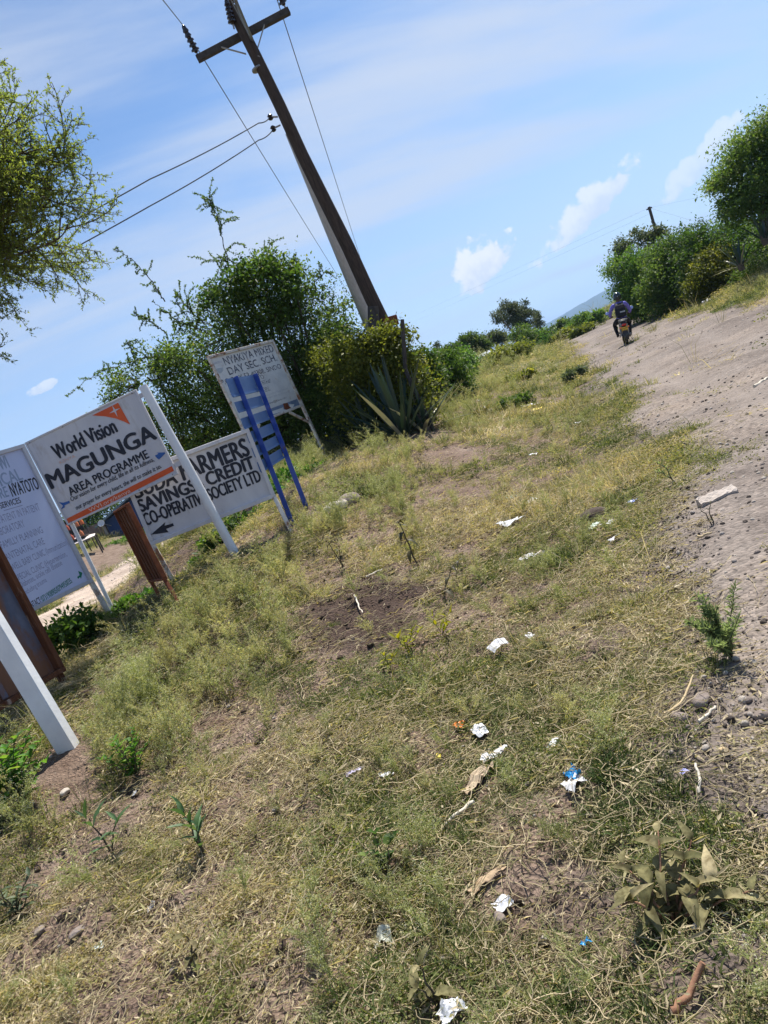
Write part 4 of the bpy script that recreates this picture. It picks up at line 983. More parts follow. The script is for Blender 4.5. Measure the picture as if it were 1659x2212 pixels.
# ---- thorny scrub behind the signboards, with long arching shoots
def shoot_arrays(pxs, Y, rng, side=.35, nside=26, leaf=.042, dens=75):
    pts = np.array([at(px, py, Y) for px, py in pxs]); t = np.linspace(0, len(pts) - 1, 40)
    sp = np.stack([np.interp(t, np.arange(len(pts)), pts[:, k]) for k in range(3)], 1); sp += rng.normal(0, .012, sp.shape)
    segs = [(sp[:-1], sp[1:], np.linspace(.016, .005, 39), np.linspace(.015, .004, 39))]
    LP, LA = [], []
    for i in range(nside):
        k = rng.integers(3, 39); b = sp[k]; tg = nrm(sp[min(k + 1, 39)] - sp[k - 1]); d = nrm(tg * .5 + unit(1, rng)[0] * .9); ln = side * (.3 + .9 * rng.random()) * (1.15 - k / 60)
        q = [b]
        for s_ in range(6):
            d = nrm(d + rng.normal(0, .22, 3) + [0, 0, -.02]); q.append(q[-1] + d * ln / 6)
        q = np.array(q); segs.append((q[:-1], q[1:], np.linspace(.006, .003, 6), np.linspace(.005, .002, 6)))
        m_ = int(dens * ln / .35); u = rng.random(m_) * 5.99; kk = u.astype(int); LP.append(q[kk] + (q[kk + 1] - q[kk]) * (u - kk)[:, None]); LA.append(unit(m_, rng) + d * .4)
        # thorns
        for _ in range(4):
            kk2 = rng.integers(0, 6); th = unit(1, rng)[0] * .035; segs.append((q[kk2:kk2 + 1], q[kk2:kk2 + 1] + th, np.array([.002]), np.array([.0008])))
    m_ = 60; u = rng.random(m_) * 38.9; kk = u.astype(int); LP.append(sp[kk] + (sp[kk + 1] - sp[kk]) * (u - kk)[:, None]); LA.append(unit(m_, rng))
    LP = np.concatenate(LP); LA = np.concatenate(LA)
    V, T = leaf_arrays(LP, LA, leaf * (.5 + .8 * rng.random(len(LP))), .6, rng=rng); tone = np.repeat(np.clip(.45 + rng.normal(0, .2, len(LP)), 0, 1), 4)
    S = [np.concatenate([s_[i] for s_ in segs]) for i in range(4)]
    return (V, T, tone), twig_arrays(*S)
def thorn_scrub():
    rng = np.random.default_rng(11); Y = 17.2
    bl = [B(575, 640, Y, 120, 62), B(655, 715, Y, 88, 92), B(500, 725, Y, 110, 100), B(420, 800, Y + .3, 92, 85), B(318, 815, Y + .2, 100, 42), B(560, 830, Y, 120, 100), B(680, 830, Y, 90, 80), B(470, 930, Y + .5, 120, 70), B(610, 900, Y, 110, 70), B(370, 900, Y + .5, 80, 55)]
    shoots = [([(510, 640), (488, 545), (465, 450), (452, 432)], .62, 30), ([(355, 650), (330, 610), (290, 565), (252, 535)], .3, 14), ([(560, 600), (572, 560), (585, 525)], .45, 16), ([(640, 640), (680, 610), (712, 580)], .4, 14), ([(700, 690), (735, 660), (760, 650)], .35, 12),
              ([(420, 780), (320, 770), (220, 800), (155, 845)], .42, 26), ([(400, 800), (300, 830), (215, 880), (200, 910)], .4, 22), ([(360, 720), (320, 690), (285, 680)], .35, 12), ([(300, 800), (285, 760), (280, 735)], .3, 10), ([(620, 610), (630, 570), (640, 545)], .35, 12), ([(440, 700), (400, 660), (375, 625)], .45, 16), ([(450, 720), (380, 690), (330, 650)], .4, 14)]
    V, T, tn, VT, QT = [], [], [], [], []; nv = nt_ = 0
    for px, sd_, ns in shoots:
        sd_ *= 1.25; ns = int(ns * 1.3)
        (v, t, to), (v2, q2) = shoot_arrays(px, Y - .2 + rng.normal(0, .25), rng, sd_, ns)
        V.append(v); T.append(t + nv); tn.append(to); nv += len(v); VT.append(v2); QT.append(q2 + nt_); nt_ += len(v2)
    o = bush('thorn_tree', 'big dark thorny tree tangled with climbers behind the school signboard', bl, 680, 58, .062, Lf_dark, 'tree', sig=.17, inner=.5, seed=5, extra=(np.concatenate(V), np.concatenate(T), np.concatenate(tn)), crown='crown')
    g = np.array(o.location)
    link('shoots', mesh_np('shoots', np.concatenate(VT) - g, np.concatenate(QT), M_twig), o)
    m_ = MB(); b0 = at(520, 900, Y)
    for (px, py) in ((560, 680), (640, 740), (430, 800), (500, 640)):
        e = at(px, py, Y); m_.tube([g - [0, 0, .15], g * .55 + e * .45 + rng.normal(0, .12, 3), e], [.13, .09, .035], 9)
    m_.build('trunk', M_bark, o, g, True)
    # brighter green climber on the crown
    bush('climbing_vine', 'bright green climber covering the top of the dark thorny tree', [B(560, 600, Y - .55, 85, 34), B(640, 635, Y - .6, 60, 30), B(480, 645, Y - .5, 40, 34)], 90, 40, .085, Lf_mid, 'vine', sig=.22, inner=.6, stem=True, seed=8, skirt=False)
thorn_scrub()
bush('shrub', 'yellow-green leafy shrub at the foot of the power pole', [B(800, 745, 14.6, 46, 38), B(845, 765, 14.5, 44, 50), B(755, 785, 14.9, 50, 50), B(862, 735, 14.6, 26, 22), B(715, 770, 15.4, 40, 40)], 200, 50, .06, Lf_yellow, 'shrub', sig=.28, seed=21)
bush('shrub', 'olive shrub between the thorny tree and the sisal', [B(735, 750, 16.6, 56, 70), B(775, 830, 16.0, 66, 76), B(715, 850, 16.6, 66, 70), B(700, 790, 16.8, 50, 60)], 240, 46, .06, Lf_dark, 'shrub', seed=22)
bush('shrub', 'green shrub right behind the wooden stake', [B(912, 785, 19, 42, 36), B(955, 795, 20.5, 46, 34), B(895, 830, 18.5, 34, 44), B(985, 815, 22, 34, 22)], 190, 44, .075, Lf_mid, 'shrub', seed=23)
bush('shrub', 'bright green round shrub below the small grey-roofed house', [B(930, 850, 21, 36, 26), B(960, 835, 22, 34, 24)], 100, 44, .085, Lf_bright, 'shrub', seed=24)
bush('shrub', 'dark green shrub left of the small grey-roofed house', [B(985, 800, 30, 34, 24), B(1000, 785, 32, 26, 22)], 90, 44, .10, Lf_mid, 'shrub', seed=25)
bush('shrub', 'light green shrub under the dark round tree', [B(1000, 770, 40, 26, 16), B(975, 780, 38, 22, 16)], 60, 40, .12, Lf_bright, 'shrub', seed=26)
bush('shrub', 'yellow-green bank of scrub right of the small house', [B(1075, 775, 40, 36, 16), B(1110, 765, 42, 34, 15), B(1045, 795, 38, 26, 12)], 110, 44, .12, Lf_yellow, 'shrub', seed=27)
bush('shrub', 'rounded olive shrub in front of the willowy tree', [B(1130, 720, 62, 27, 18), B(1140, 735, 60, 24, 16)], 70, 44, .15, Lf_dark, 'shrub', seed=28)
bush('shrub', 'low green shrub below the slender pale tree', [B(1165, 730, 60, 30, 14), B(1185, 735, 56, 26, 10)], 60, 44, .15, Lf_mid, 'shrub', seed=29)
bush('shrub', 'dark low shrub at the foot of the blue hill', [B(1210, 703, 75, 22, 9)], 36, 44, .18, Lf_dark, 'shrub', seed=30)
bush('shrub', 'green shrub left of the rider by the road bend', [B(1255, 695, 60, 30, 14), B(1290, 690, 55, 24, 12), B(1235, 708, 62, 20, 8)], 80, 44, .15, Lf_mid, 'shrub', seed=31)
bush('shrub', 'yellowish scrub beside the road left of the blue hill', [B(1215, 722, 55, 28, 6), B(1255, 712, 50, 26, 6)], 50, 40, .14, Lf_yellow, 'shrub', seed=32)
def tree(label, blobs, ncl, per, size, mat, trunk, tr=.18, seed=1, sig=.2, asp=.5):
    o = bush('tree', label, blobs, ncl, per, size, mat, 'tree', sig=sig, seed=seed, stem=True, asp=asp, crown='crown', twigmat=M_bark, skirt=False)
    g = np.array(o.location); m_ = MB()
    for b in blobs[:4]: m_.tube([g - [0, 0, .2], g * .6 + b[0] * .4, b[0]], [tr, tr * .7, tr * .25], 8)
    m_.build('trunk', trunk, o, g, True); return o
tree('willowy pale green tree standing highest on the skyline left of the hill', [B(1095, 668, 72, 24, 16), B(1120, 668, 73, 22, 15), B(1080, 685, 71, 14, 18), B(1135, 690, 72, 18, 18), B(1110, 690, 72, 24, 16)], 150, 46, .17, Lf_grey, M_barkgrey, .2, 41, asp=.4)
tree('slender pale tree just right of the willowy tree', [B(1157, 680, 76, 9, 10), B(1163, 695, 76, 10, 14)], 40, 34, .16, Lf_grey, M_barkgrey, .13, 42, asp=.4)
tree('dark round tree on the skyline above the small house', [B(1018, 738, 58, 26, 16), B(1000, 745, 58, 24, 15), B(1035, 750, 58, 22, 16), B(975, 752, 57, 14, 10)], 130, 44, .15, Lf_dark, M_bark, .2, 43)
tree('grey-green tree between the dark round tree and the willowy tree', [B(1068, 728, 66, 22, 14), B(1050, 745, 66, 26, 16), B(1085, 735, 66, 18, 14)], 90, 44, .16, Lf_grey, M_bark, .18, 44)
tree('thin pale tree rising behind the green shrub by the stake', [B(948, 752, 60, 10, 12), B(958, 765, 60, 13, 10)], 34, 30, .14, Lf_grey, M_barkgrey, .1, 45)
# ---- hedge across the road
H = 'bushes along the right side of the road'
hb = [('greyish bush at the left end of the right-hand hedge', [B(1345, 545, 34, 20, 30), B(1375, 530, 33, 34, 24), B(1410, 510, 33, 30, 18)], 90, Lf_grey, .11, 51),
      ('tall green bush behind the rider in the right-hand hedge', [B(1345, 600, 33, 30, 50), B(1375, 585, 32, 36, 44), B(1360, 640, 32, 34, 26)], 150, Lf_mid, .10, 52),
      ('dark hollow bush in the middle of the right-hand hedge', [B(1440, 570, 30, 46, 50), B(1420, 620, 29.5, 44, 34), B(1470, 600, 29, 36, 36)], 170, Lf_dark, .095, 53),
      ('broad sunlit bush below the distant pole', [B(1470, 535, 29, 46, 36), B(1520, 530, 28, 46, 40), B(1500, 570, 27.5, 46, 36)], 190, Lf_mid, .09, 54),
      ('olive bush left of the sisal across the road', [B(1545, 575, 26.5, 46, 42), B(1575, 600, 26, 40, 30), B(1520, 610, 26.5, 40, 26)], 170, Lf_yellow, .08, 55),
      ('leafy bush under the big roadside tree', [B(1600, 505, 26, 50, 30), B(1650, 520, 25, 50, 40), B(1560, 510, 27, 40, 30), B(1690, 560, 24, 50, 50)], 190, Lf_mid, .08, 56),
      ('dark undergrowth at the right border below the sisal', [B(1645, 590, 23.5, 40, 40), B(1690, 600, 22.5, 50, 50), B(1610, 605, 24, 30, 24)], 130, Lf_dark, .075, 57)]
for lb, bl, nc, mt, sz, sdd in hb:
    bl = [(c + (c - np.array([0, 0, EYE])) * .09, r_ * 1.09) for c, r_ in bl]
    bush('hedge_bush', lb, bl, nc, 46, sz, mt, 'bush', seed=sdd, group=H)
tree('big dark leafy tree overhanging the right border', [B(1640, 330, 25.5, 75, 60), B(1600, 380, 25.5, 62, 60), B(1640, 430, 25, 80, 52), B(1690, 300, 25, 70, 80), B(1590, 440, 25.5, 45, 36), B(1560, 395, 26, 25, 22), B(1720, 400, 25, 90, 90)], 430, 60, .095, Lf_dark, M_bark, .2, 61, sig=.2)
# ---- greenery under and behind the signboards
bush('creeper', 'bright green creeper under the school signboard', [B(640, 1045, 12.2, 50, 34), B(680, 1035, 12.6, 40, 20), B(612, 1090, 11.2, 36, 44)], 130, 36, .07, Lf_bright, 'creeper', sig=.24, seed=71)
bush('creeper', 'dark creeper below the farmers signboard', [B(465, 1178, 9.6, 30, 22), B(515, 1150, 9.9, 46, 32), B(425, 1215, 9.3, 22, 12)], 90, 32, .06, Lf_mid, 'creeper', sig=.24, seed=72)
bush('creeper', 'leafy creeper around the leg of the clinic signboard', [B(210, 1370, 7.5, 50, 30), B(150, 1365, 7.3, 46, 34), B(270, 1330, 7.8, 34, 20)], 100, 30, .062, Lf_mid, 'creeper', sig=.26, seed=73)
bush('creeper', 'light green creeper between the clinic leg and the rusted frame', [B(285, 1312, 8.0, 26, 14), B(315, 1300, 8.1, 22, 12)], 50, 28, .058, Lf_bright, 'creeper', sig=.26, seed=74)
bush('shrub', 'pale green foliage seen between the two white signboards', [B(430, 955, 21, 40, 26), B(400, 975, 22, 30, 22)], 60, 40, .09, Lf_yellow, 'shrub', seed=75)
bush('shrub', 'wooded green rise behind the brown block house', [B(150, 1135, 62, 60, 20), B(215, 1095, 64, 60, 26), B(90, 1170, 60, 50, 20)], 130, 44, .16, Lf_mid, 'trees', seed=76)
bush('shrub', 'grassy green scrub below the blue shop', [B(252, 1178, 40, 30, 8), B(225, 1197, 39, 26, 7), B(290, 1160, 41, 30, 7)], 80, 40, .10, Lf_bright, 'shrub', seed=77)

# ---- acacia leaning in from the left
def acacia():
    rng = np.random.default_rng(3); segs = [[], [], [], []]; LP, LA, LS = [], [], []
    org = at(-330, 760, 8.6); g = np.array([org[0] - .6, org[1], float(ground_z(org[0] - .6, org[1]))])
    def grow(p, d, ln, r, lvl):
        n = max(4, int(ln / .07)); q = [p]; dd = d
        for i in range(n):
            dd = nrm(dd + rng.normal(0, .09 + .05 * lvl, 3) + np.array([0, 0, .012])); q.append(q[-1] + dd * ln / n)
        q = np.array(q); rr = np.linspace(r, r * .35, n + 1)
        segs[0].append(q[:-1]); segs[1].append(q[1:]); segs[2].append(rr[:-1]); segs[3].append(rr[1:])
        if lvl < 3:
            k = int(ln / [.13, .085, .06][lvl])
            for i in range(k):
                t = int((.15 + .85 * (i + rng.random()) / k) * n); t = min(t, n)
                tg = nrm(q[min(t + 1, n)] - q[max(t - 1, 0)]); sd_ = nrm(np.cross(tg, unit(1, rng)[0])); c = nrm(tg * .75 + sd_ * (.55 + .3 * rng.random()))
                grow(q[t], c, ln * (.30 + .25 * rng.random()) * (1.15 - .5 * t / n), r * .45, lvl + 1)
        if lvl >= 1:
            m_ = int(ln / (.0145 if lvl > 1 else .026)); u = rng.random(m_) * (n - .01); k = u.astype(int)
            b = q[k] + (q[k + 1] - q[k]) * (u - k)[:, None]; tg = q[k + 1] - q[k]; tg /= np.linalg.norm(tg, axis=1, keepdims=True)
            LP.append(b); LA.append(tg * .7 + unit(m_, rng) * .8 + [0, 0, .1]); LS.append(.033 * (.6 + .8 * rng.random(m_)))
    for (px, py, Y, f) in ((205, 560, 8.5, .92), (220, 480, 8.2, .92), (205, 410, 8.8, .92), (165, 310, 8.4, .9), (70, 260, 8.5, .9), (10, 340, 8.9, .9), (60, 640, 8.2, 1), (90, 690, 8.8, .92), (170, 650, 8.5, .92), (90, 440, 9.2, .9), (30, 250, 9.1, .92), (120, 350, 8.9, .95), (150, 480, 8.7, .95), (30, 480, 8.4, 1)):
        py -= 85; e = at(px, py, Y); s0 = at(-200 + rng.normal(0, 30), 575 + rng.normal(0, 40), 8.6); d = e - s0
        grow(s0, nrm(d), np.linalg.norm(d) * f, .022, 0)
        segs[0].append(org[None]); segs[1].append(s0[None]); segs[2].append([.05]); segs[3].append([.024])
    # low tip seen at the edge
    e = at(8, 778, 8.0); s0 = at(-120, 830, 8.2); grow(s0, nrm(e - s0), np.linalg.norm(e - s0), .01, 1)
    segs[0].append(org[None]); segs[1].append(s0[None]); segs[2].append([.03]); segs[3].append([.012])
    o = empty('acacia_tree', g, 'feathery olive acacia leaning in at the upper left', 'tree')
    LP = np.concatenate(LP); LA = np.concatenate(LA); LS = np.concatenate(LS)
    V, T = leaf_arrays(LP, LA, LS, .42, rng=rng); tone = np.repeat(np.clip(.5 + rng.normal(0, .2, len(LP)), 0, 1), 4)
    link('crown', mesh_np('crown', V - g, T, Lf_acacia, False, {'tone': tone}), o)
    S = [np.concatenate(s_) for s_ in segs]; Vt, Qt = twig_arrays(*S); link('branches', mesh_np('branches', Vt - g, Qt, M_bark), o)
    m_ = MB(); m_.tube([g - [0, 0, .2], g + (org - g) * .5 + [.08, 0, 0], org], [.12, .09, .06], 10); m_.build('trunk', M_bark, o, g, True)
    print('acacia leaves', len(LP))
acacia()

# ---- sisal rosettes: every leaf a piece of its own
def blade(L, w, bend, rng, curl=.35):
    n = 7; t = np.linspace(0, 1, n); wd = w * np.interp(t, [0, .08, .45, .8, 1], [.55, .7, 1, .62, .02])
    x = L * t; z = -bend * L * t ** 2.2; V = []
    for i in range(n):
        V += [[x[i], -wd[i] / 2, z[i] + wd[i] * curl * .5], [x[i], 0, z[i]], [x[i], wd[i] / 2, z[i] + wd[i] * curl * .5]]
    q = []
    for i in range(n - 1):
        b = i * 3; q += [(b, b + 3, b + 4, b + 1), (b + 1, b + 4, b + 5, b + 2)]
    return np.array(V), q
def sisal(px, py, Y, L, nl, label, seed, spread=(25, 82), dead=.1, group='sisal plants'):
    rng = np.random.default_rng(seed); c = at(px, py, Y); gz = float(ground_z(c[0], c[1])); b = np.array([c[0], c[1], min(gz, c[2] + .1) if abs(gz - c[2]) < .6 else c[2]])
    o = empty('sisal_plant', b, label, 'sisal', group)
    for i in range(nl):
        l_ = L * (.75 + .35 * rng.random()); el = R(spread[0] + (spread[1] - spread[0]) * (i / nl) ** .8 + rng.normal(0, 4)); az = i * 2.4 + rng.normal(0, .2)
        V, q = blade(l_, .085 * (L ** .5) * (.85 + .3 * rng.random()), .10 * (1 - i / nl) + .02 * rng.random(), rng)
        ca, sa, ce, se = math.cos(az), math.sin(az), math.cos(el), math.sin(el)
        X = np.array([ca * ce, sa * ce, se]); Yv = np.array([-sa, ca, 0]); Zz = np.cross(X, Yv)
        V = V[:, :1] * X + V[:, 1:2] * Yv + V[:, 2:] * Zz + np.array([ca, sa, 0]) * .06
        tn = np.full(len(V), 1.0 if rng.random() < dead * (1.6 if i < nl * .4 else .2) else np.clip(.35 + rng.normal(0, .18), 0, .75))
        me = mesh_np('leaf', V, np.array(q), Lf_sisal, True, {'tone': tn}); link('leaf', me, o)
    m_ = MB(); m_.lathe((0, 0, -.15), (0, 0, 1), [(0, .10), (.2, .12), (.35, .09), (.5, .03)], 9); m_.build('core', M_bark, o, None, True)
sisal(862, 918, 13.6, 1.5, 28, 'largest dark sisal with upright leaves below the yellow-green shrub', 1, (25, 85), .15)
sisal(905, 905, 14.0, 1.15, 20, 'sisal with pale leaves lying towards the road', 2, (4, 80), .4)
sisal(800, 930, 14.5, 1.2, 20, 'shaded sisal under the olive shrub', 3, (40, 84), .05)
sisal(752, 950, 16.0, 1.05, 18, 'sisal half hidden behind the leg of the school signboard', 4, (45, 84), .05)
sisal(960, 870, 19.5, .9, 16, 'small bluish sisal below the bright green round shrub', 5, (20, 84), .05)
sisal(1050, 792, 38, 1.1, 16, 'dark sisal in front of the small grey-roofed house', 6, (20, 84), .1)
sisal(1600, 575, 24.5, .95, 20, 'bluish sisal with white dead leaves across the road', 7, (4, 82), .5)
sisal(1652, 520, 24.0, .9, 14, 'dark sisal at the right border under the big tree', 8, (30, 84), .05)

# ------------------------------------------------------------------ motorcycle and rider
def skin_body(joints, edges, radii, root=0, sub=2):
    me = bpy.data.meshes.new('b'); me.from_pydata([tuple(j) for j in joints], edges, [])
    ob = bpy.data.objects.new('b', me); COL.objects.link(ob)
    md = ob.modifiers.new('s', 'SKIN'); md.use_smooth_shade = True; md.branch_smoothing = .6
    if not me.skin_vertices: me.skin_vertices.new()
    sv = me.skin_vertices[0].data
    for i, r in enumerate(radii):
        sv[i].radius = r if isinstance(r, tuple) else (r, r); sv[i].use_root = (i == root)
    s2 = ob.modifiers.new('u', 'SUBSURF'); s2.levels = sub; s2.render_levels = sub
    dg = bpy.context.evaluated_depsgraph_get(); dg.update(); m2 = bpy.data.meshes.new_from_object(ob.evaluated_get(dg))
    bpy.data.objects.remove(ob); return m2
def ride():
    c = gp(1355, 744); az, lean = R(19), R(10); rot = (0, lean, -az)
    Mt = pbr('tyre_rubber', (.012, .012, .012), (.06, .052, .045), 14, .9, .3, 60, .2); Mk = pbr('black_plastic', (.010, .010, .012), (.02, .02, .022), 8, .4, 0, None, .5)
    Mred = pbr('red_lens', (.55, .03, .02), (.6, .05, .03), 8, .2, 0, None, .5); Mamb = pbr('amber_lens', (.75, .20, .05), (.8, .25, .08), 8, .2, 0, None, .5)
    Mplate = pbr('yellow_plate', (.72, .42, .03), (.78, .5, .06), 8, .4, 0, None, .4); Mal = pbr('dusty_alloy', (.25, .23, .21), (.38, .36, .34), 10, .5, 0, None, .5, .5)
    Mpipe = pbr('dusty_exhaust', (.20, .17, .14), (.32, .28, .24), 10, .45, 0, None, .5, .6); Mtank = pbr('tank_paint', (.02, .02, .03), (.03, .03, .04), 6, .25, 0, None, .5)
    o = empty('motorcycle', c, 'black motorcycle with yellow plate and red tail light driving away', 'motorcycle'); o.rotation_euler = rot
    def part(nm, f, mt, sm=True, par=o):
        m_ = MB(); f(m_); return m_.build(nm, mt, par, None, sm)
    for y in (0, 1.26):
        w = part('wheel', lambda q: (q.torus((0, y, .30), (1, 0, 0), .215, .014, 28, 6), q.lathe((-.05, y, .30), (1, 0, 0), [(0, .05), (.02, .075), (.08, .075), (.10, .05)], 14)), Mal)
        part('tyre', lambda q: q.torus((0, y, .30), (1, 0, 0), .255, .052, 32, 10), Mt, True, w)
        def sp(q):
            for i in range(14):
                a = i * 2 * math.pi / 14; q.tube([(.02 * (-1) ** i, y + .06 * math.cos(a), .30 + .06 * math.sin(a)), (0, y + .21 * math.cos(a + .25), .30 + .21 * math.sin(a + .25))], .004, 4)
        part('spokes', sp, Mal, False, w)
    def arc(q, cy, r, a0, a1, wd, th=.012):
        P = []
        for i in range(9):
            a = R(a0 + (a1 - a0) * i / 8); P.append((cy + r * math.cos(a), .30 + r * math.sin(a)))
        V = []; 
        for (yy, zz) in P: V += [(-wd, yy, zz - .025), (-wd * .7, yy, zz), (wd * .7, yy, zz), (wd, yy, zz - .025)]
        q.add(V, [(i * 4 + j, i * 4 + j + 1, i * 4 + 5 + j, i * 4 + 4 + j) for i in range(8) for j in range(3)])
    part('rear_mudguard', lambda q: arc(q, 0, .365, 70, 200, .085), Mk)
    part('front_mudguard', lambda q: arc(q, 1.26, .345, 20, 175, .07), Mk)
    part('mud_flap', lambda q: q.box((0, -.33, .36), (.16, .012, .26), None, .004), Mk)
    for sx in (-1, 1):
        part('swingarm', lambda q: q.bar((sx * .085, 0, .30), (sx * .09, .52, .36), .05, .03), Mk)
        part('shock_absorber', lambda q: (q.tube([(sx * .12, .04, .33), (sx * .12, .16, .68)], .016, 8), q.lathe((sx * .12, .07, .42), (0, .32, .94), [(i * .022, .034 if i % 2 else .026) for i in range(10)], 10)), Mal)
        part('fork', lambda q: q.tube([(sx * .085, 1.26, .30), (sx * .085, 1.03, .98)], [.024, .02], 9), Mal)
        part('foot_peg', lambda q: q.tube([(sx * .10, .62, .33), (sx * .26, .62, .33)], .017, 8), Mk)
        part('pillion_peg', lambda q: q.tube([(sx * .10, .25, .40), (sx * .22, .22, .42)], .014, 8), Mk)
        ind = part('indicator', lambda q: q.tube([(sx * .04, -.25, .60), (sx * .12, -.26, .60)], .010, 6), Mk)
        part('lens', lambda q: q.lathe((sx * .12, -.285, .60), (0, 1, 0), [(0, .012), (.008, .036), (.05, .04), (.07, .02)], 12), Mamb, True, ind)
        mi = part('mirror', lambda q: q.tube([(sx * .24, 1.02, 1.02), (sx * .30, 1.04, 1.12), (sx * .40, 1.02, 1.18)], .008, 6), Mk)
        part('mirror_head', lambda q: q.lathe((sx * .42, .99, 1.18), (0, 1, 0), [(0, .058), (.012, .065), (.03, .05), (.04, .015)], 16), Mk, True, mi)
        part('mirror_glass', lambda q: q.lathe((sx * .42, .984, 1.18), (0, 1, 0), [(0, .05), (.004, .055)], 16), pbr('mirror_glass', (.30, .42, .68), (.34, .46, .72), 3, .15, 0, None, .6), True, mi)
    part('frame', lambda q: (q.tube([(0, .5, .38), (0, .48, .70), (0, -.2, .72)], .022, 8), q.tube([(0, 1.05, .92), (0, .6, .74), (0, .48, .70)], .025, 8), q.tube([(0, 1.05, .90), (0, .92, .45), (0, .55, .32)], .022, 8)), Mk)
    part('engine', lambda q: (q.box((0, .72, .42), (.20, .30, .20), None, .03), q.lathe((0, .80, .48), (0, .25, 1), [(i * .02, .085 if i % 2 else .07) for i in range(11)], 14), q.lathe((-.13, .68, .40), (1, 0, 0), [(0, .08), (.02, .095), (.24, .095), (.26, .08)], 16)), Mal)
    def tank(q):
        V = []; n = 12
        for i, (y, w, hh, z) in enumerate([(.56, .07, .06, .80), (.62, .11, .09, .81), (.78, .14, .12, .84), (.95, .13, .12, .87), (1.05, .08, .09, .88), (1.09, .02, .03, .88)]):
            for k in range(n):
                a = 2 * math.pi * k / n; V.append((w * math.cos(a), y, z + hh * math.sin(a)))
        q.add(V, [(i * n + k, i * n + (k + 1) % n, (i + 1) * n + (k + 1) % n, (i + 1) * n + k) for i in range(5) for k in range(n)], polys=[tuple(range(n)), tuple(range(6 * n - 1, 5 * n - 1, -1))])
    part('fuel_tank', tank, Mtank)
    def seat(q):
        V = []; n = 10
        for (y, w, hh, z) in [(-.24, .08, .03, .80), (-.16, .13, .05, .80), (.1, .14, .06, .80), (.3, .13, .055, .78), (.5, .10, .05, .79), (.60, .07, .04, .80)]:
            for k in range(n):
                a = 2 * math.pi * k / n; V.append((w * math.copysign(abs(math.cos(a)) ** .7, math.cos(a)), y, z + hh * math.copysign(abs(math.sin(a)) ** .7, math.sin(a))))
        q.add(V, [(i * n + k, i * n + (k + 1) % n, (i + 1) * n + (k + 1) % n, (i + 1) * n + k) for i in range(5) for k in range(n)], polys=[tuple(range(n)), tuple(range(6 * n - 1, 5 * n - 1, -1))])
    part('seat', seat, Mk)
    def tail(q):
        V = []; n = 10
        for (y, w, hh, z) in [(-.27, .075, .05, .70), (-.2, .11, .07, .71), (.05, .13, .08, .70), (.3, .12, .07, .66)]:
            for k in range(n):
                a = 2 * math.pi * k / n; V.append((w * math.cos(a), y, z + hh * math.sin(a)))
        q.add(V, [(i * n + k, i * n + (k + 1) % n, (i + 1) * n + (k + 1) % n, (i + 1) * n + k) for i in range(3) for k in range(n)], polys=[tuple(range(n)), tuple(range(4 * n - 1, 3 * n - 1, -1))])
    part('tail_fairing', tail, Mtank)
    part('tail_light', lambda q: q.box((0, -.285, .685), (.15, .05, .075), None, .022), Mred)
    part('grab_rail', lambda q: (q.tube([(-.13, .12, .82), (-.14, -.2, .86), (-.08, -.31, .87), (.08, -.31, .87), (.14, -.2, .86), (.13, .12, .82)], .013, 8), q.tube([(-.11, -.24, .865), (.11, -.24, .865)], .011, 6)), Mal)
    pl = part('number_plate', lambda q: q.box((0, -.315, .535), (.20, .008, .16), np.array([[1, 0, 0], [0, .98, .17], [0, -.17, .98]]), .003), Mplate)
    def marks(q):    # two rows of dark figures
        rng = random.Random(4)
        for rw, zz in ((0, .57), (1, .498)):
            for k in range(4):
                x = -.07 + k * .047; yy = -.3235 + (zz - .535) * -.17
                q.box((x - .012, yy, zz), (.010, .002, .05)); q.box((x + .012, yy, zz + (.01 if rng.random() < .5 else -.01)), (.010, .002, .03)); q.box((x, yy, zz + rng.choice([-.02, 0, .02])), (.022, .002, .010))
    part('plate_marks', marks, Mk, False, pl)
    part('reflector', lambda q: q.box((0, -.325, .43), (.07, .012, .035), None, .006), Mred)
    part('exhaust', lambda q: (q.tube([(.10, .85, .42), (.13, .80, .27), (.14, .45, .27)], .022, 10), q.lathe((.145, .45, .27), (.03, -1, .10), [(0, .03), (.06, .052), (.55, .056), (.60, .045), (.605, .02)], 14)), Mpipe)
    part('handlebar', lambda q: q.tube([(-.36, .98, 1.0), (-.26, 1.03, 1.02), (-.1, 1.05, .99), (.1, 1.05, .99), (.26, 1.03, 1.02), (.36, .98, 1.0)], .012, 8), Mk)
    for sx in (-1, 1): part('grip', lambda q: q.tube([(sx * .25, 1.033, 1.02), (sx * .37, .975, 1.0)], .019, 10), Mt)
    part('headlight', lambda q: q.lathe((0, 1.05, .88), (0, 1, 0), [(0, .05), (.05, .085), (.12, .09), (.14, .085)], 16), Mk)
    part('side_stand', lambda q: q.tube([(-.11, .5, .32), (-.18, .3, .28)], .012, 6), Mk)

    # rider
    p = empty('person', c, 'rider in black helmet, violet patterned shirt and dark trousers on the motorcycle', 'person'); p.rotation_euler = rot
    J = [(0, .36, .90), (0, .40, 1.04), (0, .45, 1.20), (0, .50, 1.36), (0, .54, 1.47), (0, .58, 1.56), (0, .60, 1.66)]
    E = [(0, 1), (1, 2), (2, 3), (3, 4), (4, 5), (5, 6)]; Rd = [(.17, .13), (.165, .12), (.175, .12), (.18, .11), (.065, .065), (.075, .085), (.06, .07)]
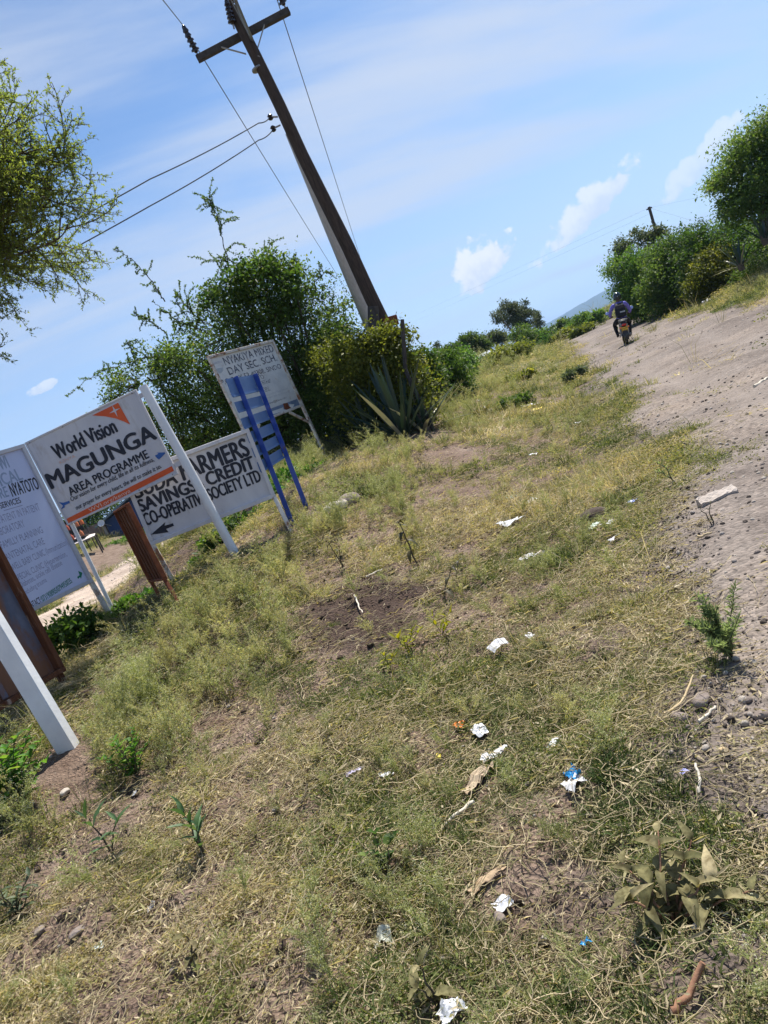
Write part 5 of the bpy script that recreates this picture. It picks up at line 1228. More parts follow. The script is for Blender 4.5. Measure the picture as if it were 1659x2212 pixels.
    for sx in (-1, 1):
        b = len(J); J += [(sx * .19, .51, 1.40), (sx * .29, .62, 1.24), (sx * .345, .74, 1.10), (sx * .335, .88, 1.05), (sx * .315, .965, 1.035)]
        E += [(3, b), (b, b + 1), (b + 1, b + 2), (b + 2, b + 3), (b + 3, b + 4)]; Rd += [.085, .068, .058, .045, .038]
        b = len(J); J += [(sx * .11, .40, .86), (sx * .20, .62, .80), (sx * .25, .84, .72), (sx * .235, .74, .54), (sx * .215, .63, .38), (sx * .215, .68, .325), (sx * .225, .80, .315)]
        E += [(0, b), (b, b + 1), (b + 1, b + 2), (b + 2, b + 3), (b + 3, b + 4), (b + 4, b + 5), (b + 5, b + 6)]; Rd += [.115, .095, .075, .066, .05, .045, .038]
    me = skin_body(J, E, Rd)
    Msh = pbr('violet_shirt', (.09, .075, .42), (.26, .24, .62), 16, .8, 0, None, .2, c3=(.62, .6, .72), scale3=22, lo3=.58, hi3=.64); Mtr = pbr('dark_trousers', (.010, .010, .013), (.02, .02, .024), 8, .85)
    Msk = pbr('skin', (.11, .055, .035), (.14, .07, .045), 8, .5); Msho = pbr('dark_shoes', (.03, .02, .015), (.05, .035, .03), 8, .6)
    for mt in (Msh, Mtr, Msk, Msho): me.materials.append(mt)
    for pg in me.polygons:
        q = pg.center
        if q.z > 1.47 and abs(q.x) < .11: k = 2
        elif q.z > .93 and not (abs(q.x) > .2 and q.z < .95): k = 2 if q.y > .90 else 0
        elif q.z < .365: k = 3
        else: k = 1
        pg.material_index = k
    # fingers closed round the grips
    fb = MB()
    for sx in (-1, 1):
        for i in range(4):
            x = .275 + i * .022; y = 1.02 - i * .010; ln = [.9, 1.0, .97, .8][i]
            fb.tube([(sx * x, y - .045, 1.045), (sx * x, y - .005, 1.052), (sx * x, y + .028 * ln, 1.03), (sx * x, y + .022 * ln, 1.0), (sx * x, y - .002, .988)], [.011, .0105, .010, .009, .008], 8)
        fb.tube([(sx * .265, .985, 1.03), (sx * .255, 1.0, 1.0), (sx * .262, 1.03, .995)], [.013, .011, .009], 8)
    import bmesh
    bm = bmesh.new(); bm.from_mesh(me); off = len(bm.verts); vs = [bm.verts.new(v) for v in np.concatenate(fb.v)]
    for f in fb.q + fb.p:
        try:
            ff = bm.faces.new([vs[i] for i in f]); ff.material_index = 2; ff.smooth = True
        except ValueError: pass
    bm.to_mesh(me); bm.free(); link('body', me, p)
    def helmet(q):
        V = []; n = 20; m2 = 12
        for i in range(m2):
            ph = R(-52 + 140 * i / (m2 - 1))
            for k in range(n):
                a = 2 * math.pi * k / n; r = math.cos(ph) if ph > 0 else 1 - .10 * (ph / R(52)) ** 2
                V.append((.138 * r * math.cos(a), .61 + .16 * r * math.sin(a), 1.67 + .145 * math.sin(ph)))
        q.add(V, [(i * n + k, i * n + (k + 1) % n, (i + 1) * n + (k + 1) % n, (i + 1) * n + k) for i in range(m2 - 1) for k in range(n)], polys=[tuple(range((m2 - 1) * n, m2 * n))])
    h_ = MB(); helmet(h_); hm = h_.build('helmet', pbr('helmet_shell', (.012, .022, .026), (.02, .03, .034), 8, .18, 0, None, .6), p, None, True)
    h_ = MB(); h_.box((0, .755, 1.65), (.2, .03, .09), None, .014); h_.build('visor', pbr('visor', (.05, .05, .05), (.06, .06, .06), 3, .1), hm)
    h_ = MB(); h_.lathe((0, .447, 1.655), (0, 1, 0), [(0, .012), (.004, .018)], 12); h_.build('helmet_badge', M_steel, hm, None, True)
    # shirt collar / reflective trim
    bp = empty('backpack', c, 'black backpack with grey patch on the rider\'s back', 'backpack'); bp.rotation_euler = rot
    Mbp = pbr('backpack_nylon', (.010, .010, .013), (.022, .022, .028), 10, .7, .2, 30, .3)
    def pack(q):
        V = []; n = 14
        for (z, w, d, y) in [(.94, .12, .05, .30), (.97, .165, .09, .29), (1.08, .18, .11, .30), (1.22, .175, .10, .335), (1.33, .16, .085, .365), (1.40, .13, .06, .39), (1.43, .08, .03, .40)]:
            for k in range(n):
                a = 2 * math.pi * k / n; V.append((w * math.copysign(abs(math.cos(a)) ** .6, math.cos(a)), y - .03 + d * math.copysign(abs(math.sin(a)) ** .6, math.sin(a)), z))
        q.add(V, [(i * n + k, i * n + (k + 1) % n, (i + 1) * n + (k + 1) % n, (i + 1) * n + k) for i in range(6) for k in range(n)], polys=[tuple(range(n))[::-1], tuple(range(6 * n, 7 * n))])
    q = MB(); pack(q); q.build('bag', Mbp, bp, None, True)
    q = MB(); q.box((0, .215, 1.30), (.25, .05, .13), np.array([[1, 0, 0], [0, .95, .3], [0, -.3, .95]]), .02); q.build('flap', pbr('flap_nylon', (.03, .03, .036), (.05, .05, .058), 10, .6), bp, None, True)
    q = MB(); q.box((.06, .165, 1.12), (.17, .012, .045), None, .005); q.build('patch', pbr('reflective_patch', (.36, .37, .40), (.44, .45, .48), 10, .5), bp)
    q = MB(); q.box((-.01, .175, 1.03), (.24, .03, .12), None, .014); q.build('pocket', Mbp, bp)
    for sx in (-1, 1):
        q = MB(); q.tube([(sx * .12, .39, 1.41), (sx * .13, .47, 1.475), (sx * .135, .58, 1.46), (sx * .13, .63, 1.34), (sx * .16, .5, 1.06), (sx * .15, .36, 1.0)], .018, 6); q.build('strap', Mbp, bp, None, True)
    q = MB(); q.tube([(-.03, .36, 1.44), (0, .35, 1.475), (.03, .36, 1.44)], .009, 6); q.build('loop', Mbp, bp)
ride()

# ------------------------------------------------------------------ loose stones, litter and sticks
KEEP = []       # (x, y, radius): spots kept clear of turf
def rock(name, label, px, py, size, mat, seed, cat='stone', flat=.6, sink=.25, group=None):
    rng = np.random.default_rng(seed); c = gp(px, py); import bmesh
    bm = bmesh.new(); bmesh.ops.create_icosphere(bm, subdivisions=3, radius=1)
    V = np.array([v.co[:] for v in bm.verts]); pl = unit(9, rng); dd = .72 + .25 * rng.random(9)
    for n_, d in zip(pl, dd):
        k = V @ n_; V -= np.outer(np.maximum(k - d, 0), n_)
    V += .05 * np.stack([vn(V[:, 0] * 3 + i, V[:, 1] * 3 + V[:, 2] * 2, seed + i) - .5 for i in range(3)], 1)
    V = V * np.array(size) * .5; a = rng.random() * 6.28; V = V @ np.array([[math.cos(a), math.sin(a), 0], [-math.sin(a), math.cos(a), 0], [0, 0, 1]])
    Fs = [[v.index for v in f.verts] for f in bm.faces]; bm.free()
    me = mesh_np(name, V, np.array(Fs), mat); o = link(name, me); o.location = (c[0], c[1], c[2] + size[2] * (.5 - sink)); tag(o, label, cat, group)
    KEEP.append((c[0], c[1], max(size[:2]) * .5)); return o
rock('stone', 'pale flat stone in the weeds below the blue stand', 728, 1107, (.34, .26, .16), M_paleston, 1)
rock('stone', 'dark rough stone behind the pale flat stone', 757, 1090, (.30, .24, .18), M_stone, 2)
rock('stone', 'small white stone beside the broadleaf weeds at the left', 146, 1722, (.085, .06, .04), M_paleston, 3)
rock('stone', 'round tan pebble beside the white paper near the mound', 1170, 1199, (.09, .08, .07), pbr('tan_stone', (.48, .40, .30), (.58, .5, .4), 8, .9), 4)
rock('stone', 'grey angular stone under the silver foil', 1076, 1982, (.055, .045, .05), M_stone, 5)
rock('stone', 'grey stone half buried right of the dry cane', 1475, 1568, (.07, .06, .045), M_stone, 6)
rock('stone', 'dark clod of earth behind the wide green paper', 1285, 1118, (.26, .2, .12), pbr('dark_clod', (.05, .036, .03), (.09, .065, .05), 12, .95, .5, 50), 7)
rock('stone', 'blue-grey stone on the gravel right of the feathery plant', 1655, 1555, (.07, .05, .05), M_stone, 8)
rock('stone', 'grey stone at the gravel edge above the lilac wrapper', 1522, 1530, (.09, .06, .05), M_stone, 9)
rock('stone', 'flat grey stone in the lower left turf', 175, 2030, (.07, .05, .03), M_stone, 10)
rock('stone', 'grey pebble left of the flat grey stone in the turf', 92, 2022, (.06, .05, .03), M_stone, 11)
def slab():
    c = gp(1556, 1093); m_ = MB(); e0, e1 = gp(1525, 1100), gp(1592, 1072); d = nrm((e1 - e0) * [1, 1, 0]); s_ = np.array([-d[1], d[0], 0]); up = nrm(np.array([0, 0, 1]) + s_ * -.25); s_ = np.cross(up, d)
    n, mm = 12, 5; V = []
    for j in range(mm):
        for i in range(n):
            x = (i / (n - 1) - .5) * .25; y = (j / (mm - 1) - .5) * .10; x += .024 * (vn(i * .9, j * 1.3, 7) - .5); y += .026 * (vn(i * .7 + 9, j * .9, 8) - .5)
            V.append(c + d * x + s_ * y + up * (.05 + .016 * (vn(i * 1.3, j * 1.9, 9) - .5)))
    k = len(V); V += [v - up * .06 for v in V]
    idx = lambda i, j: j * n + i; q = []
    for j in range(mm - 1):
        for i in range(n - 1): q += [(idx(i, j), idx(i + 1, j), idx(i + 1, j + 1), idx(i, j + 1)), (k + idx(i, j), k + idx(i, j + 1), k + idx(i + 1, j + 1), k + idx(i + 1, j))]
    for i in range(n - 1): q += [(idx(i, 0), k + idx(i, 0), k + idx(i + 1, 0), idx(i + 1, 0)), (idx(i, mm - 1), idx(i + 1, mm - 1), k + idx(i + 1, mm - 1), k + idx(i, mm - 1))]
    for j in range(mm - 1): q += [(idx(0, j), idx(0, j + 1), k + idx(0, j + 1), k + idx(0, j)), (idx(n - 1, j), k + idx(n - 1, j), k + idx(n - 1, j + 1), idx(n - 1, j + 1))]
    m_.add(V, q); tag(m_.build('broken_block', M_block, None, c), 'long broken concrete block lying on the road edge', 'block'); KEEP.append((c[0], c[1], .2))
slab()
def film(name, rgb, rough=.45, alpha=1.0, rgb2=None, sc=9):
    mt = pbr(name, rgb, rgb2 or tuple(min(1, k * 1.12) for k in rgb), sc, rough, .15, 60, .4)
    return mt
def litter(label, px, py, w, l, mat, seed, rot=0.0, hgt=.35, cat='paper', ball=False):
    """a crumpled sheet lying on the turf; rot is the heading of its length in the picture"""
    rng = np.random.default_rng(seed); c = gp(px, py); n = 11; sc = .80 if py > 1300 else .95; w *= sc; l *= sc; hgt *= .7
    u = np.linspace(-1, 1, n); Uu, Vv = np.meshgrid(u, u); th = np.arctan2(Vv, Uu); rr = 1 - .35 * vn(th * 1.7 + seed, th * 0 + seed * 3.1, seed)
    X = Uu * rr * w / 2; Yy = Vv * rr * l / 2; s_ = min(w, l); f1 = 2.2 / s_; x0 = seed * 3.7
    crease = np.abs(vn(X * f1 + x0, Yy * f1, seed) - .5) * 2; c2 = np.abs(vn(X * f1 * 2.3 - x0, Yy * f1 * 2.3, seed + 5) - .5) * 2
    Zz = s_ * hgt * (crease * .7 + c2 * .35)
    if ball: Zz = Zz * .6 + s_ * .45 * np.sqrt(np.clip(1 - .8 * (Uu ** 2 + Vv ** 2) / 2, 0, 1))
    X = X + s_ * .12 * (c2 - .5); Yy = Yy + s_ * .12 * (crease - .5)
    a = rot; gx = c[0] + X * math.cos(a) - Yy * math.sin(a); gy = c[1] + X * math.sin(a) + Yy * math.cos(a)
    gz = np.maximum(ground_z(gx, gy), c[2] - .01) + .018 + Zz
    V = np.stack([gx, gy, gz], -1).reshape(-1, 3); V2 = V - [0, 0, .0015]; k = n * n
    q = [(j * n + i, j * n + i + 1, (j + 1) * n + i + 1, (j + 1) * n + i) for j in range(n - 1) for i in range(n - 1)]
    m_ = MB(); m_.add(V, q); o = m_.build({'paper': 'paper_scrap', 'plastic': 'plastic_scrap', 'wrapper': 'sweet_wrapper', 'cardboard': 'cardboard_strip', 'packet': 'torn_packet', 'foil': 'foil_scrap', 'cap': 'plastic_scrap', 'rag': 'cloth_rag'}[cat], mat, None, c); tag(o, label, cat, None, 'thing'); KEEP.append((c[0], c[1], max(w, l) * .42)); return o
Mpap = film('white_paper', (.50, .49, .49), .6, 1, (.66, .66, .68), 30); Mplas = film('grey_film', (.55, .56, .58), .3); Mfoil = film('silver_foil', (.60, .61, .64), .3); Mcard = film('brown_card', (.36, .26, .16), .8); Mkraft = film('kraft_cloth', (.40, .31, .21), .85)
Mblu = film('blue_wrap', (.02, .22, .48), .35); Morg = film('orange_wrap', (.65, .20, .02), .4); Mlil = film('lilac_wrap', (.30, .30, .58), .4); Mteal = film('teal_wrap', (.10, .34, .40), .4); Myel = film('yellow_wrap', (.62, .50, .04), .4); Mpgreen = film('pale_green_paper', (.46, .55, .46), .5)
litter('crumpled white plastic ball in the middle of the turf', 1086, 1421, .15, .14, Mpap, 11, .3, .5, 'plastic', True)
litter('small white scrap above the crumpled plastic ball', 1148, 1381, .075, .06, Mpap, 12, .5, .4)
litter('orange sweet wrapper beside the twisted grey film', 994, 1567, .09, .06, Morg, 13, .4, .5, 'wrapper')
litter('twisted grey plastic film behind the torn white sheet', 1036, 1578, .09, .17, Mplas, 14, .25, .5, 'plastic')
litter('torn white paper sheet, the largest in the turf', 1066, 1630, .20, .13, Mpap, 15, .3, .3)
litter('crumpled brown cardboard strip by the bare soil', 1040, 1702, .085, .26, Mkraft, 16, -.75, .6, 'cardboard')
litter('blue and white torn milk packet standing in the grass', 1250, 1715, .11, .12, Mpap, 17, .2, .5, 'packet')
litter('bright blue flap of the torn packet', 1246, 1694, .07, .14, Mblu, 18, .1, 1.0, 'packet')
litter('flat brown cardboard strip on the bare soil', 1062, 1917, .045, .22, Mcard, 19, -1.15, .25, 'cardboard')
litter('crumpled silver foil at the bare patch', 1088, 1953, .085, .05, Mfoil, 20, .4, .4, 'foil')
litter('small bright blue wrapper in the lower turf', 1260, 2026, .04, .04, Mblu, 21, .2, .7, 'wrapper')
litter('small lilac wrapper below the gravel', 1487, 1689, .045, .028, Mlil, 22, .1, .4, 'wrapper')
litter('white paper scrap beside the tan pebble', 1146, 1209, .14, .11, Mpap, 23, .5, .45)
litter('white paper on the dark clod', 1313, 1130, .15, .07, Mpap, 24, .5, .4)
litter('pale green paper beside the dark clod', 1286, 1139, .14, .07, Mpgreen, 25, .5, .35)
litter('white scrap below the dark clod', 1330, 1169, .11, .06, Mpap, 26, .4, .4)
litter('blue and white wrapper at the gravel edge', 1370, 1089, .08, .06, film('blue_white_wrap', (.12, .22, .62), .4, 1, (.7, .72, .8), 40), 27, .4, .6, 'wrapper')
litter('white plastic bag far up the verge', 1150, 879, .55, .30, Mpap, 28, .3, .4, 'plastic')
litter('yellow packet below the far white bag', 1163, 888, .32, .14, Myel, 29, .5, .3, 'packet')
litter('turquoise scrap left of the far white bag', 1083, 880, .34, .12, Mteal, 30, .2, .3, 'plastic')
litter('grey plastic heap in the weeds right of centre', 1106, 1138, .34, .16, Mplas, 31, .6, .35, 'plastic')
litter('teal plastic scrap in the weeds', 1114, 1077, .17, .12, Mteal, 32, .4, .3, 'plastic')
litter('pale film right of the teal scrap', 1150, 1083, .17, .12, Mplas, 33, .4, .3, 'plastic')
litter('dark teal cap lying near the pale film', 1188, 1068, .11, .06, film('dark_teal', (.02, .10, .11), .4), 34, .3, .5, 'cap')
litter('lilac film under the weeds left of centre', 772, 1677, .13, .05, film('lilac_film', (.46, .42, .58), .3), 35, .1, .35, 'plastic')
litter('pale grey film right of the lilac film', 838, 1681, .10, .045, Mplas, 36, -.1, .35, 'plastic')
litter('yellow and white wrapper under the feathery plant', 1568, 1416, .06, .045, Myel, 37, .3, .5, 'wrapper')
litter('sky blue scrap left of the feathery plant', 1546, 1391, .05, .04, film('sky_scrap', (.25, .4, .6), .4), 38, .3, .5, 'wrapper')
litter('clear plastic film at the bottom border', 978, 2190, .10, .07, Mplas, 39, .3, .6, 'plastic')
litter('grey-green plastic disc in the lower left turf', 212, 2052, .07, .06, film('grey_green_film', (.40, .45, .43), .3), 40, .4, .4, 'plastic')
litter('pale card scrap on the gravel above the feathery plant', 1473, 1267, .11, .04, film('pale_card', (.55, .5, .38), .6), 41, .5, .3, 'cardboard')
litter('greyish film right of the torn white sheet', 1203, 1612, .05, .12, Mplas, 42, -.7, .3, 'plastic')
litter('white scrap far along the verge', 1155, 985, .2, .1, Mpap, 43, .4, .4)
litter('white scrap near the road edge far away', 1258, 913, .22, .1, Mpap, 44, .4, .4)
litter('white scrap by the sisal', 1037, 868, .3, .12, Mpap, 45, .4, .4)
litter('small white paper at the far side of the road', 1527, 657, .4, .3, Mpap, 46, .4, .8)
litter('crumpled tissue under the round weed clump', 293, 1722, .05, .045, Mpap, 47, .2, .6)
litter('grey rag below the round weed clump in the lower left', 330, 1962, .06, .06, film('grey_rag', (.30, .29, .28), .9), 48, .2, .6, 'rag')
litter('yellow dry scrap left of the torn white sheet', 946, 1632, .035, .09, Myel, 49, -.2, .3, 'wrapper')
litter('translucent bag in the weeds at the bottom', 832, 2035, .09, .12, film('clear_bag', (.42, .43, .36), .25), 50, .1, .7, 'plastic')
litter('bright foil in the grass by the felted plant', 1505, 1996, .05, .035, Mpap, 51, .2, .6, 'foil')
def stick(label, pts, r0, r1, mat, cat='stick', lift=.025, name='stick'):
    P = [gp(*p_) + [0, 0, lift + k * .006] for k, p_ in enumerate(pts)]; t = np.linspace(0, len(P) - 1, 9); P = np.array(P)
    P = np.stack([np.interp(t, np.arange(len(P)), P[:, k]) for k in range(3)], 1); P += RNG.normal(0, min(r0 * .5, .0035), P.shape)
    P[:, 2] += max(0, float((ground_z(P[:, 0], P[:, 1]) + lift * .4 - P[:, 2]).max()))
    m_ = MB(); m_.tube(P, np.linspace(r0, r1, 9), 8); o = m_.build(name, mat, None, P[4], True); tag(o, label, cat)
    KEEP.append((P[4][0], P[4][1], .05)); KEEP.append((P[2][0], P[2][1], .05)); KEEP.append((P[6][0], P[6][1], .05))
stick('bleached white stick leading to the cardboard strip', [(968, 1800), (1032, 1752)], .006, .008, M_drystick)
stick('long pale strip of dry cane at the gravel edge', [(1447, 1570), (1480, 1548), (1505, 1515), (1516, 1496)], .006, .004, M_cane)
stick('short pale stick on the gravel', [(1521, 1585), (1556, 1550)], .006, .005, M_drystick)
stick('thick brown stalk at the bottom right corner', [(1460, 2200), (1490, 2165), (1535, 2112)], .009, .007, M_browncane)
stick('white twig lying on the dark soil patch', [(772, 1300), (790, 1338)], .008, .004, M_drystick)
stick('white curved twig right of the lilac wrapper', [(1512, 1725), (1522, 1705), (1516, 1680)], .006, .004, M_drystick)
stick('curved grey twig in the weeds left of centre', [(642, 1770), (665, 1745), (672, 1715)], .006, .005, M_twig)
stick('short straw-coloured stick on the gravel corner', [(1562, 1640), (1582, 1640)], .009, .008, M_cane)
stick('thin pale stick above the dark soil patch', [(795, 1255), (830, 1238)], .008, .006, M_drystick)
stick('thin dry stalk on the gravel below the broken block', [(1515, 1180), (1545, 1172)], .008, .005, M_cane)
stick('pale dry strip at the right border', [(1630, 838), (1659, 820)], .02, .016, M_drystick)

# ------------------------------------------------------------------ single plants near the camera
def broad_leaf(L, w, rng, droop=.3, fold=.25, heart=False):
    n = 8; t = np.linspace(0, 1, n)
    wd = w * (np.interp(t, [0, .12, .35, .7, .92, 1], [.12, .7, 1, .72, .2, .01]) if heart else np.interp(t, [0, .1, .4, .75, 1], [.06, .35, 1, .55, .01]))
    x = L * t * (1 - .12 * droop * t); z = -droop * L * t ** 2 * .6 + rng.normal(0, L * .012, n); V = []
    for i in range(n):
        e = rng.normal(0, w * .03)
        V += [[x[i], -wd[i] / 2, z[i] + wd[i] * fold + e], [x[i], -wd[i] / 4, z[i] + wd[i] * fold * .35], [x[i], 0, z[i]], [x[i], wd[i] / 4, z[i] + wd[i] * fold * .35], [x[i], wd[i] / 2, z[i] + wd[i] * fold - e]]
    return np.array(V), np.array([(i * 5 + j, i * 5 + 5 + j, i * 5 + 6 + j, i * 5 + 1 + j) for i in range(n - 1) for j in range(4)])
def leafy(name, label, px, py, stems, mat, L, w, nl, cat, seed, droop=.5, heart=False, el0=20, stemr=.006, smat=None, fold=.22):
    """stems: (dx, dy, height) tips relative to the root, metres"""
    rng = np.random.default_rng(seed); g = gp(px, py); o = empty(name, g, label, cat); KEEP.append((g[0], g[1], .05))
    for (dx, dy, hh) in stems:
        t = np.linspace(0, 1, 7); P = np.stack([dx * t ** 1.2, dy * t ** 1.2, hh * np.sin(t * 1.45) / math.sin(1.45)], 1) + rng.normal(0, .004, (7, 3)); P[0] = (0, 0, -.03)
        m_ = MB(); m_.tube(P, np.linspace(stemr, stemr * .4, 7), 6); m_.build('stem', smat or M_twig, o, None, True)
        for i in range(nl):
            tt = .25 + .75 * (i // 2) / max(1, (nl - 1) // 2); k = tt * 6; k0 = min(int(k), 5); b = P[k0] + (P[k0 + 1] - P[k0]) * (k - k0)
            a = (i % 2) * math.pi + (i // 2) * 1.4 + rng.normal(0, .35) + seed; e = R(el0 + 35 * tt + rng.normal(0, 12)); ll = L * (.65 + .5 * rng.random()) * (1.1 - .35 * tt)
            V, q = broad_leaf(ll, w * ll / L * (.85 + .3 * rng.random()), rng, droop * (.6 + .8 * rng.random()), fold, heart)
            X = np.array([math.cos(a) * math.cos(e), math.sin(a) * math.cos(e), math.sin(e)]); Yv = np.array([-math.sin(a), math.cos(a), 0]); Zz = np.cross(X, Yv)
            V = V[:, :1] * X + V[:, 1:2] * Yv + V[:, 2:] * Zz + b
            link('leaf', mesh_np('leaf', V, q, mat, True, {'tone': np.clip(np.full(len(V), .5 + rng.normal(0, .2)) + rng.normal(0, .06, len(V)), 0, 1)}), o)
    return o
leafy('felted_plant', 'grey felted large-leaved plant in the lower right turf', 1450, 1985, [(-.05, .10, .15), (.08, .13, .17), (.14, -.02, .10), (-.10, .0, .12), (.15, .1, .12), (.2, -.08, .07)], Lf_felt, .082, .042, 7, 'plant', 3, 1.9, True, 25, .005, M_browncane, .38)
leafy('lance_leaf_plant', 'upright lance-leaved plant in the lower left turf', 440, 1850, [(0.0, .04, .22), (.03, 0, .14)], Lf_lance, .13, .034, 7, 'plant', 5, .35, False, 35, .005)
leafy('lance_leaf_plant', 'spreading lance-leaved plant left of the upright one', 245, 1850, [(-.04, .02, .2), (.08, .04, .12)], Lf_lance, .15, .036, 6, 'plant', 6, .4, False, 20, .005)
leafy('dry_leaf_plant', 'wilting plant with curled yellowish leaves at the lower left', 432, 2090, [(0, .02, .10), (.03, -.02, .07)], Lf_felt, .08, .035, 4, 'plant', 8, .9, True, 10, .004)
leafy('dry_leaf_plant', 'plant with three hanging leaves at the bottom border', 945, 2170, [(0, .02, .12), (-.03, 0, .08)], Lf_felt, .085, .040, 4, 'plant', 9, .9, True, 10, .004)
leafy('small_weed', 'round-leaved green weed in the lower middle turf', 850, 1895, [(.0, .05, .12), (.06, .02, .10), (-.05, .0, .09)], Lf_mid, .045, .038, 6, 'plant', 10, .3, True, 10, .003)
leafy('small_weed', 'yellow-leaved weed beside the dark soil patch', 885, 1412, [(-.04, .05, .12), (.08, .03, .12), (.14, .08, .1), (.02, -.03, .1)], Lf_yl, .09, .028, 8, 'plant', 11, .4, False, 15, .003)
leafy('small_weed', 'bright yellow weed left of the yellow-leaved one', 845, 1450, [(0, .03, .08), (.05, 0, .06)], Lf_yl, .07, .022, 6, 'plant', 12, .4, False, 15, .003)
leafy('small_weed', 'yellow-green weed right of the dark soil patch', 960, 1390, [(0, .05, .16), (.12, .05, .14), (.06, -.05, .1)], Lf_yl, .10, .024, 8, 'plant', 13, .4, False, 20, .003)
leafy('withered_stalk', 'tall withered stalk with dark hanging leaves above the soil patch', 906, 1225, [(.0, .02, .40)], Lf_drydark, .10, .05, 9, 'plant', 14, 1.1, True, -20, .008)
leafy('withered_stalk', 'withered leafy stalk leaning right of the dark soil patch', 960, 1300, [(.22, .1, .22)], Lf_drydark, .09, .04, 8, 'plant', 15, 1.1, True, -10, .006)
leafy('withered_stalk', 'dark withered sprig left of the soil patch', 745, 1235, [(-.03, .02, .30), (.05, .02, .2)], Lf_drydark, .06, .03, 8, 'plant', 16, 1.0, True, 0, .006)
leafy('withered_stalk', 'small dead sprig beside the broken block', 1545, 1150, [(-.02, .03, .12), (.05, .03, .12)], Lf_drydark, .03, .015, 5, 'plant', 17, .8, True, 20, .004)
leafy('green_seedling', 'little grey-green seedling above the broken block', 1462, 1048, [(-.06, .06, .22), (-.1, .02, .16)], Lf_feather, .06, .014, 12, 'plant', 18, .3, False, 40, .005)
leafy('broad_weed', 'clump of glossy broad-leaved weeds at the left border', 60, 1760, [(-.05, .1, .34), (.08, .12, .38), (.16, .0, .28), (-.15, .05, .36), (.02, -.04, .26), (-.22, .0, .3), (.2, .12, .3), (-.3, .1, .3), (.1, .25, .36), (0, .2, .3), (-.12, .25, .36), (.05, .05, .36), (-.2, .15, .28), (.22, .02, .2)], Lf_bright, .10, .05, 12, 'weeds', 19, .5, True, 10, .005)
leafy('broad_weed', 'green round weed clump right of the thick white post', 300, 1690, [(-.06, .06, .24), (.08, .08, .26), (.1, .0, .2), (-.12, .0, .2), (0, 0, .26), (.05, .14, .2), (-.06, .12, .24), (.12, .08, .16)], Lf_bright, .06, .03, 14, 'weeds', 20, .4, True, 15, .004)
leafy('broad_weed', 'grey-green low weed clump at the left border near the bottom', 40, 1980, [(-.08, .06, .16), (.1, .06, .14), (.05, .0, .1), (-.15, .1, .18), (.16, -.02, .1)], Lf_grey, .07, .03, 9, 'weeds', 22, .4, False, 10, .004)
def feathery():
    rng = np.random.default_rng(5); g = gp(1582, 1425); o = empty('feathery_plant', g, 'feathery grey-green plant on the edge of the gravel', 'plant'); KEEP.append((g[0], g[1], .06))
    sg = [[], [], [], []]; LP, LA = [], []
    for i in range(15):
        a = rng.random() * 6.28; sp_ = .03 + .14 * rng.random(); tip = np.array([math.cos(a) * sp_ - .02, math.sin(a) * sp_, .16 + .12 * rng.random()]); t = np.linspace(0, 1, 8)[:, None]
        P = tip * np.concatenate([t ** 1.3, t ** 1.3, t ** .9], 1) + rng.normal(0, .004, (8, 3)); P[0] = 0
        sg[0].append(P[:-1]); sg[1].append(P[1:]); sg[2].append(np.linspace(.004, .0015, 7)); sg[3].append(np.linspace(.0035, .001, 7))
        m_ = 150; u = 1.5 + rng.random(m_) * 5.49; k = u.astype(int); LP.append(P[k] + (P[k + 1] - P[k]) * (u - k)[:, None]); LA.append(unit(m_, rng) + [0, 0, .7])
    LP = np.concatenate(LP); V, T = leaf_arrays(LP, np.concatenate(LA), .035 * (.5 + .8 * rng.random(len(LP))), .09, rng=rng)
    link('foliage', mesh_np('foliage', V, T, Lf_feather, False, {'tone': np.repeat(np.clip(.5 + rng.normal(0, .2, len(LP)), 0, 1), 4)}), o)
    Vt, Qt = twig_arrays(*[np.concatenate(s_) for s_ in sg]); link('stems', mesh_np('stems', Vt, Qt, M_twig), o)
feathery()
bush('low_shrub', 'dark low shrub on the grassy shoulder below the road bend', [B(1228, 812, 19.5, 18, 7), B(1248, 801, 20, 16, 6)], 40, 34, .05, Lf_grey, 'shrub', seed=81, stem=False)
bush('low_shrub', 'brownish leafy low shrub on the verge right of the sisal', [B(1010, 925, 14.5, 40, 12), B(1040, 905, 15, 40, 12)], 60, 30, .07, leafmat('olive_brown_leaves', [(0, (.06, .06, .02)), (.6, (.14, .125, .045)), (1, (.24, .2, .09))], .3), 'shrub', seed=82, stem=False)
bush('low_shrub', 'olive low shrub in the middle of the far verge', [B(1115, 868, 17, 34, 10), B(1085, 880, 16.5, 30, 10)], 56, 30, .07, Lf_dark, 'shrub', seed=83, stem=False)
bush('low_shrub', 'yellow-green low shrub on the skyline of the far verge', [B(1130, 810, 26, 30, 8), B(1090, 830, 25, 26, 8)], 50, 30, .09, Lf_yellow, 'shrub', seed=84, stem=False)

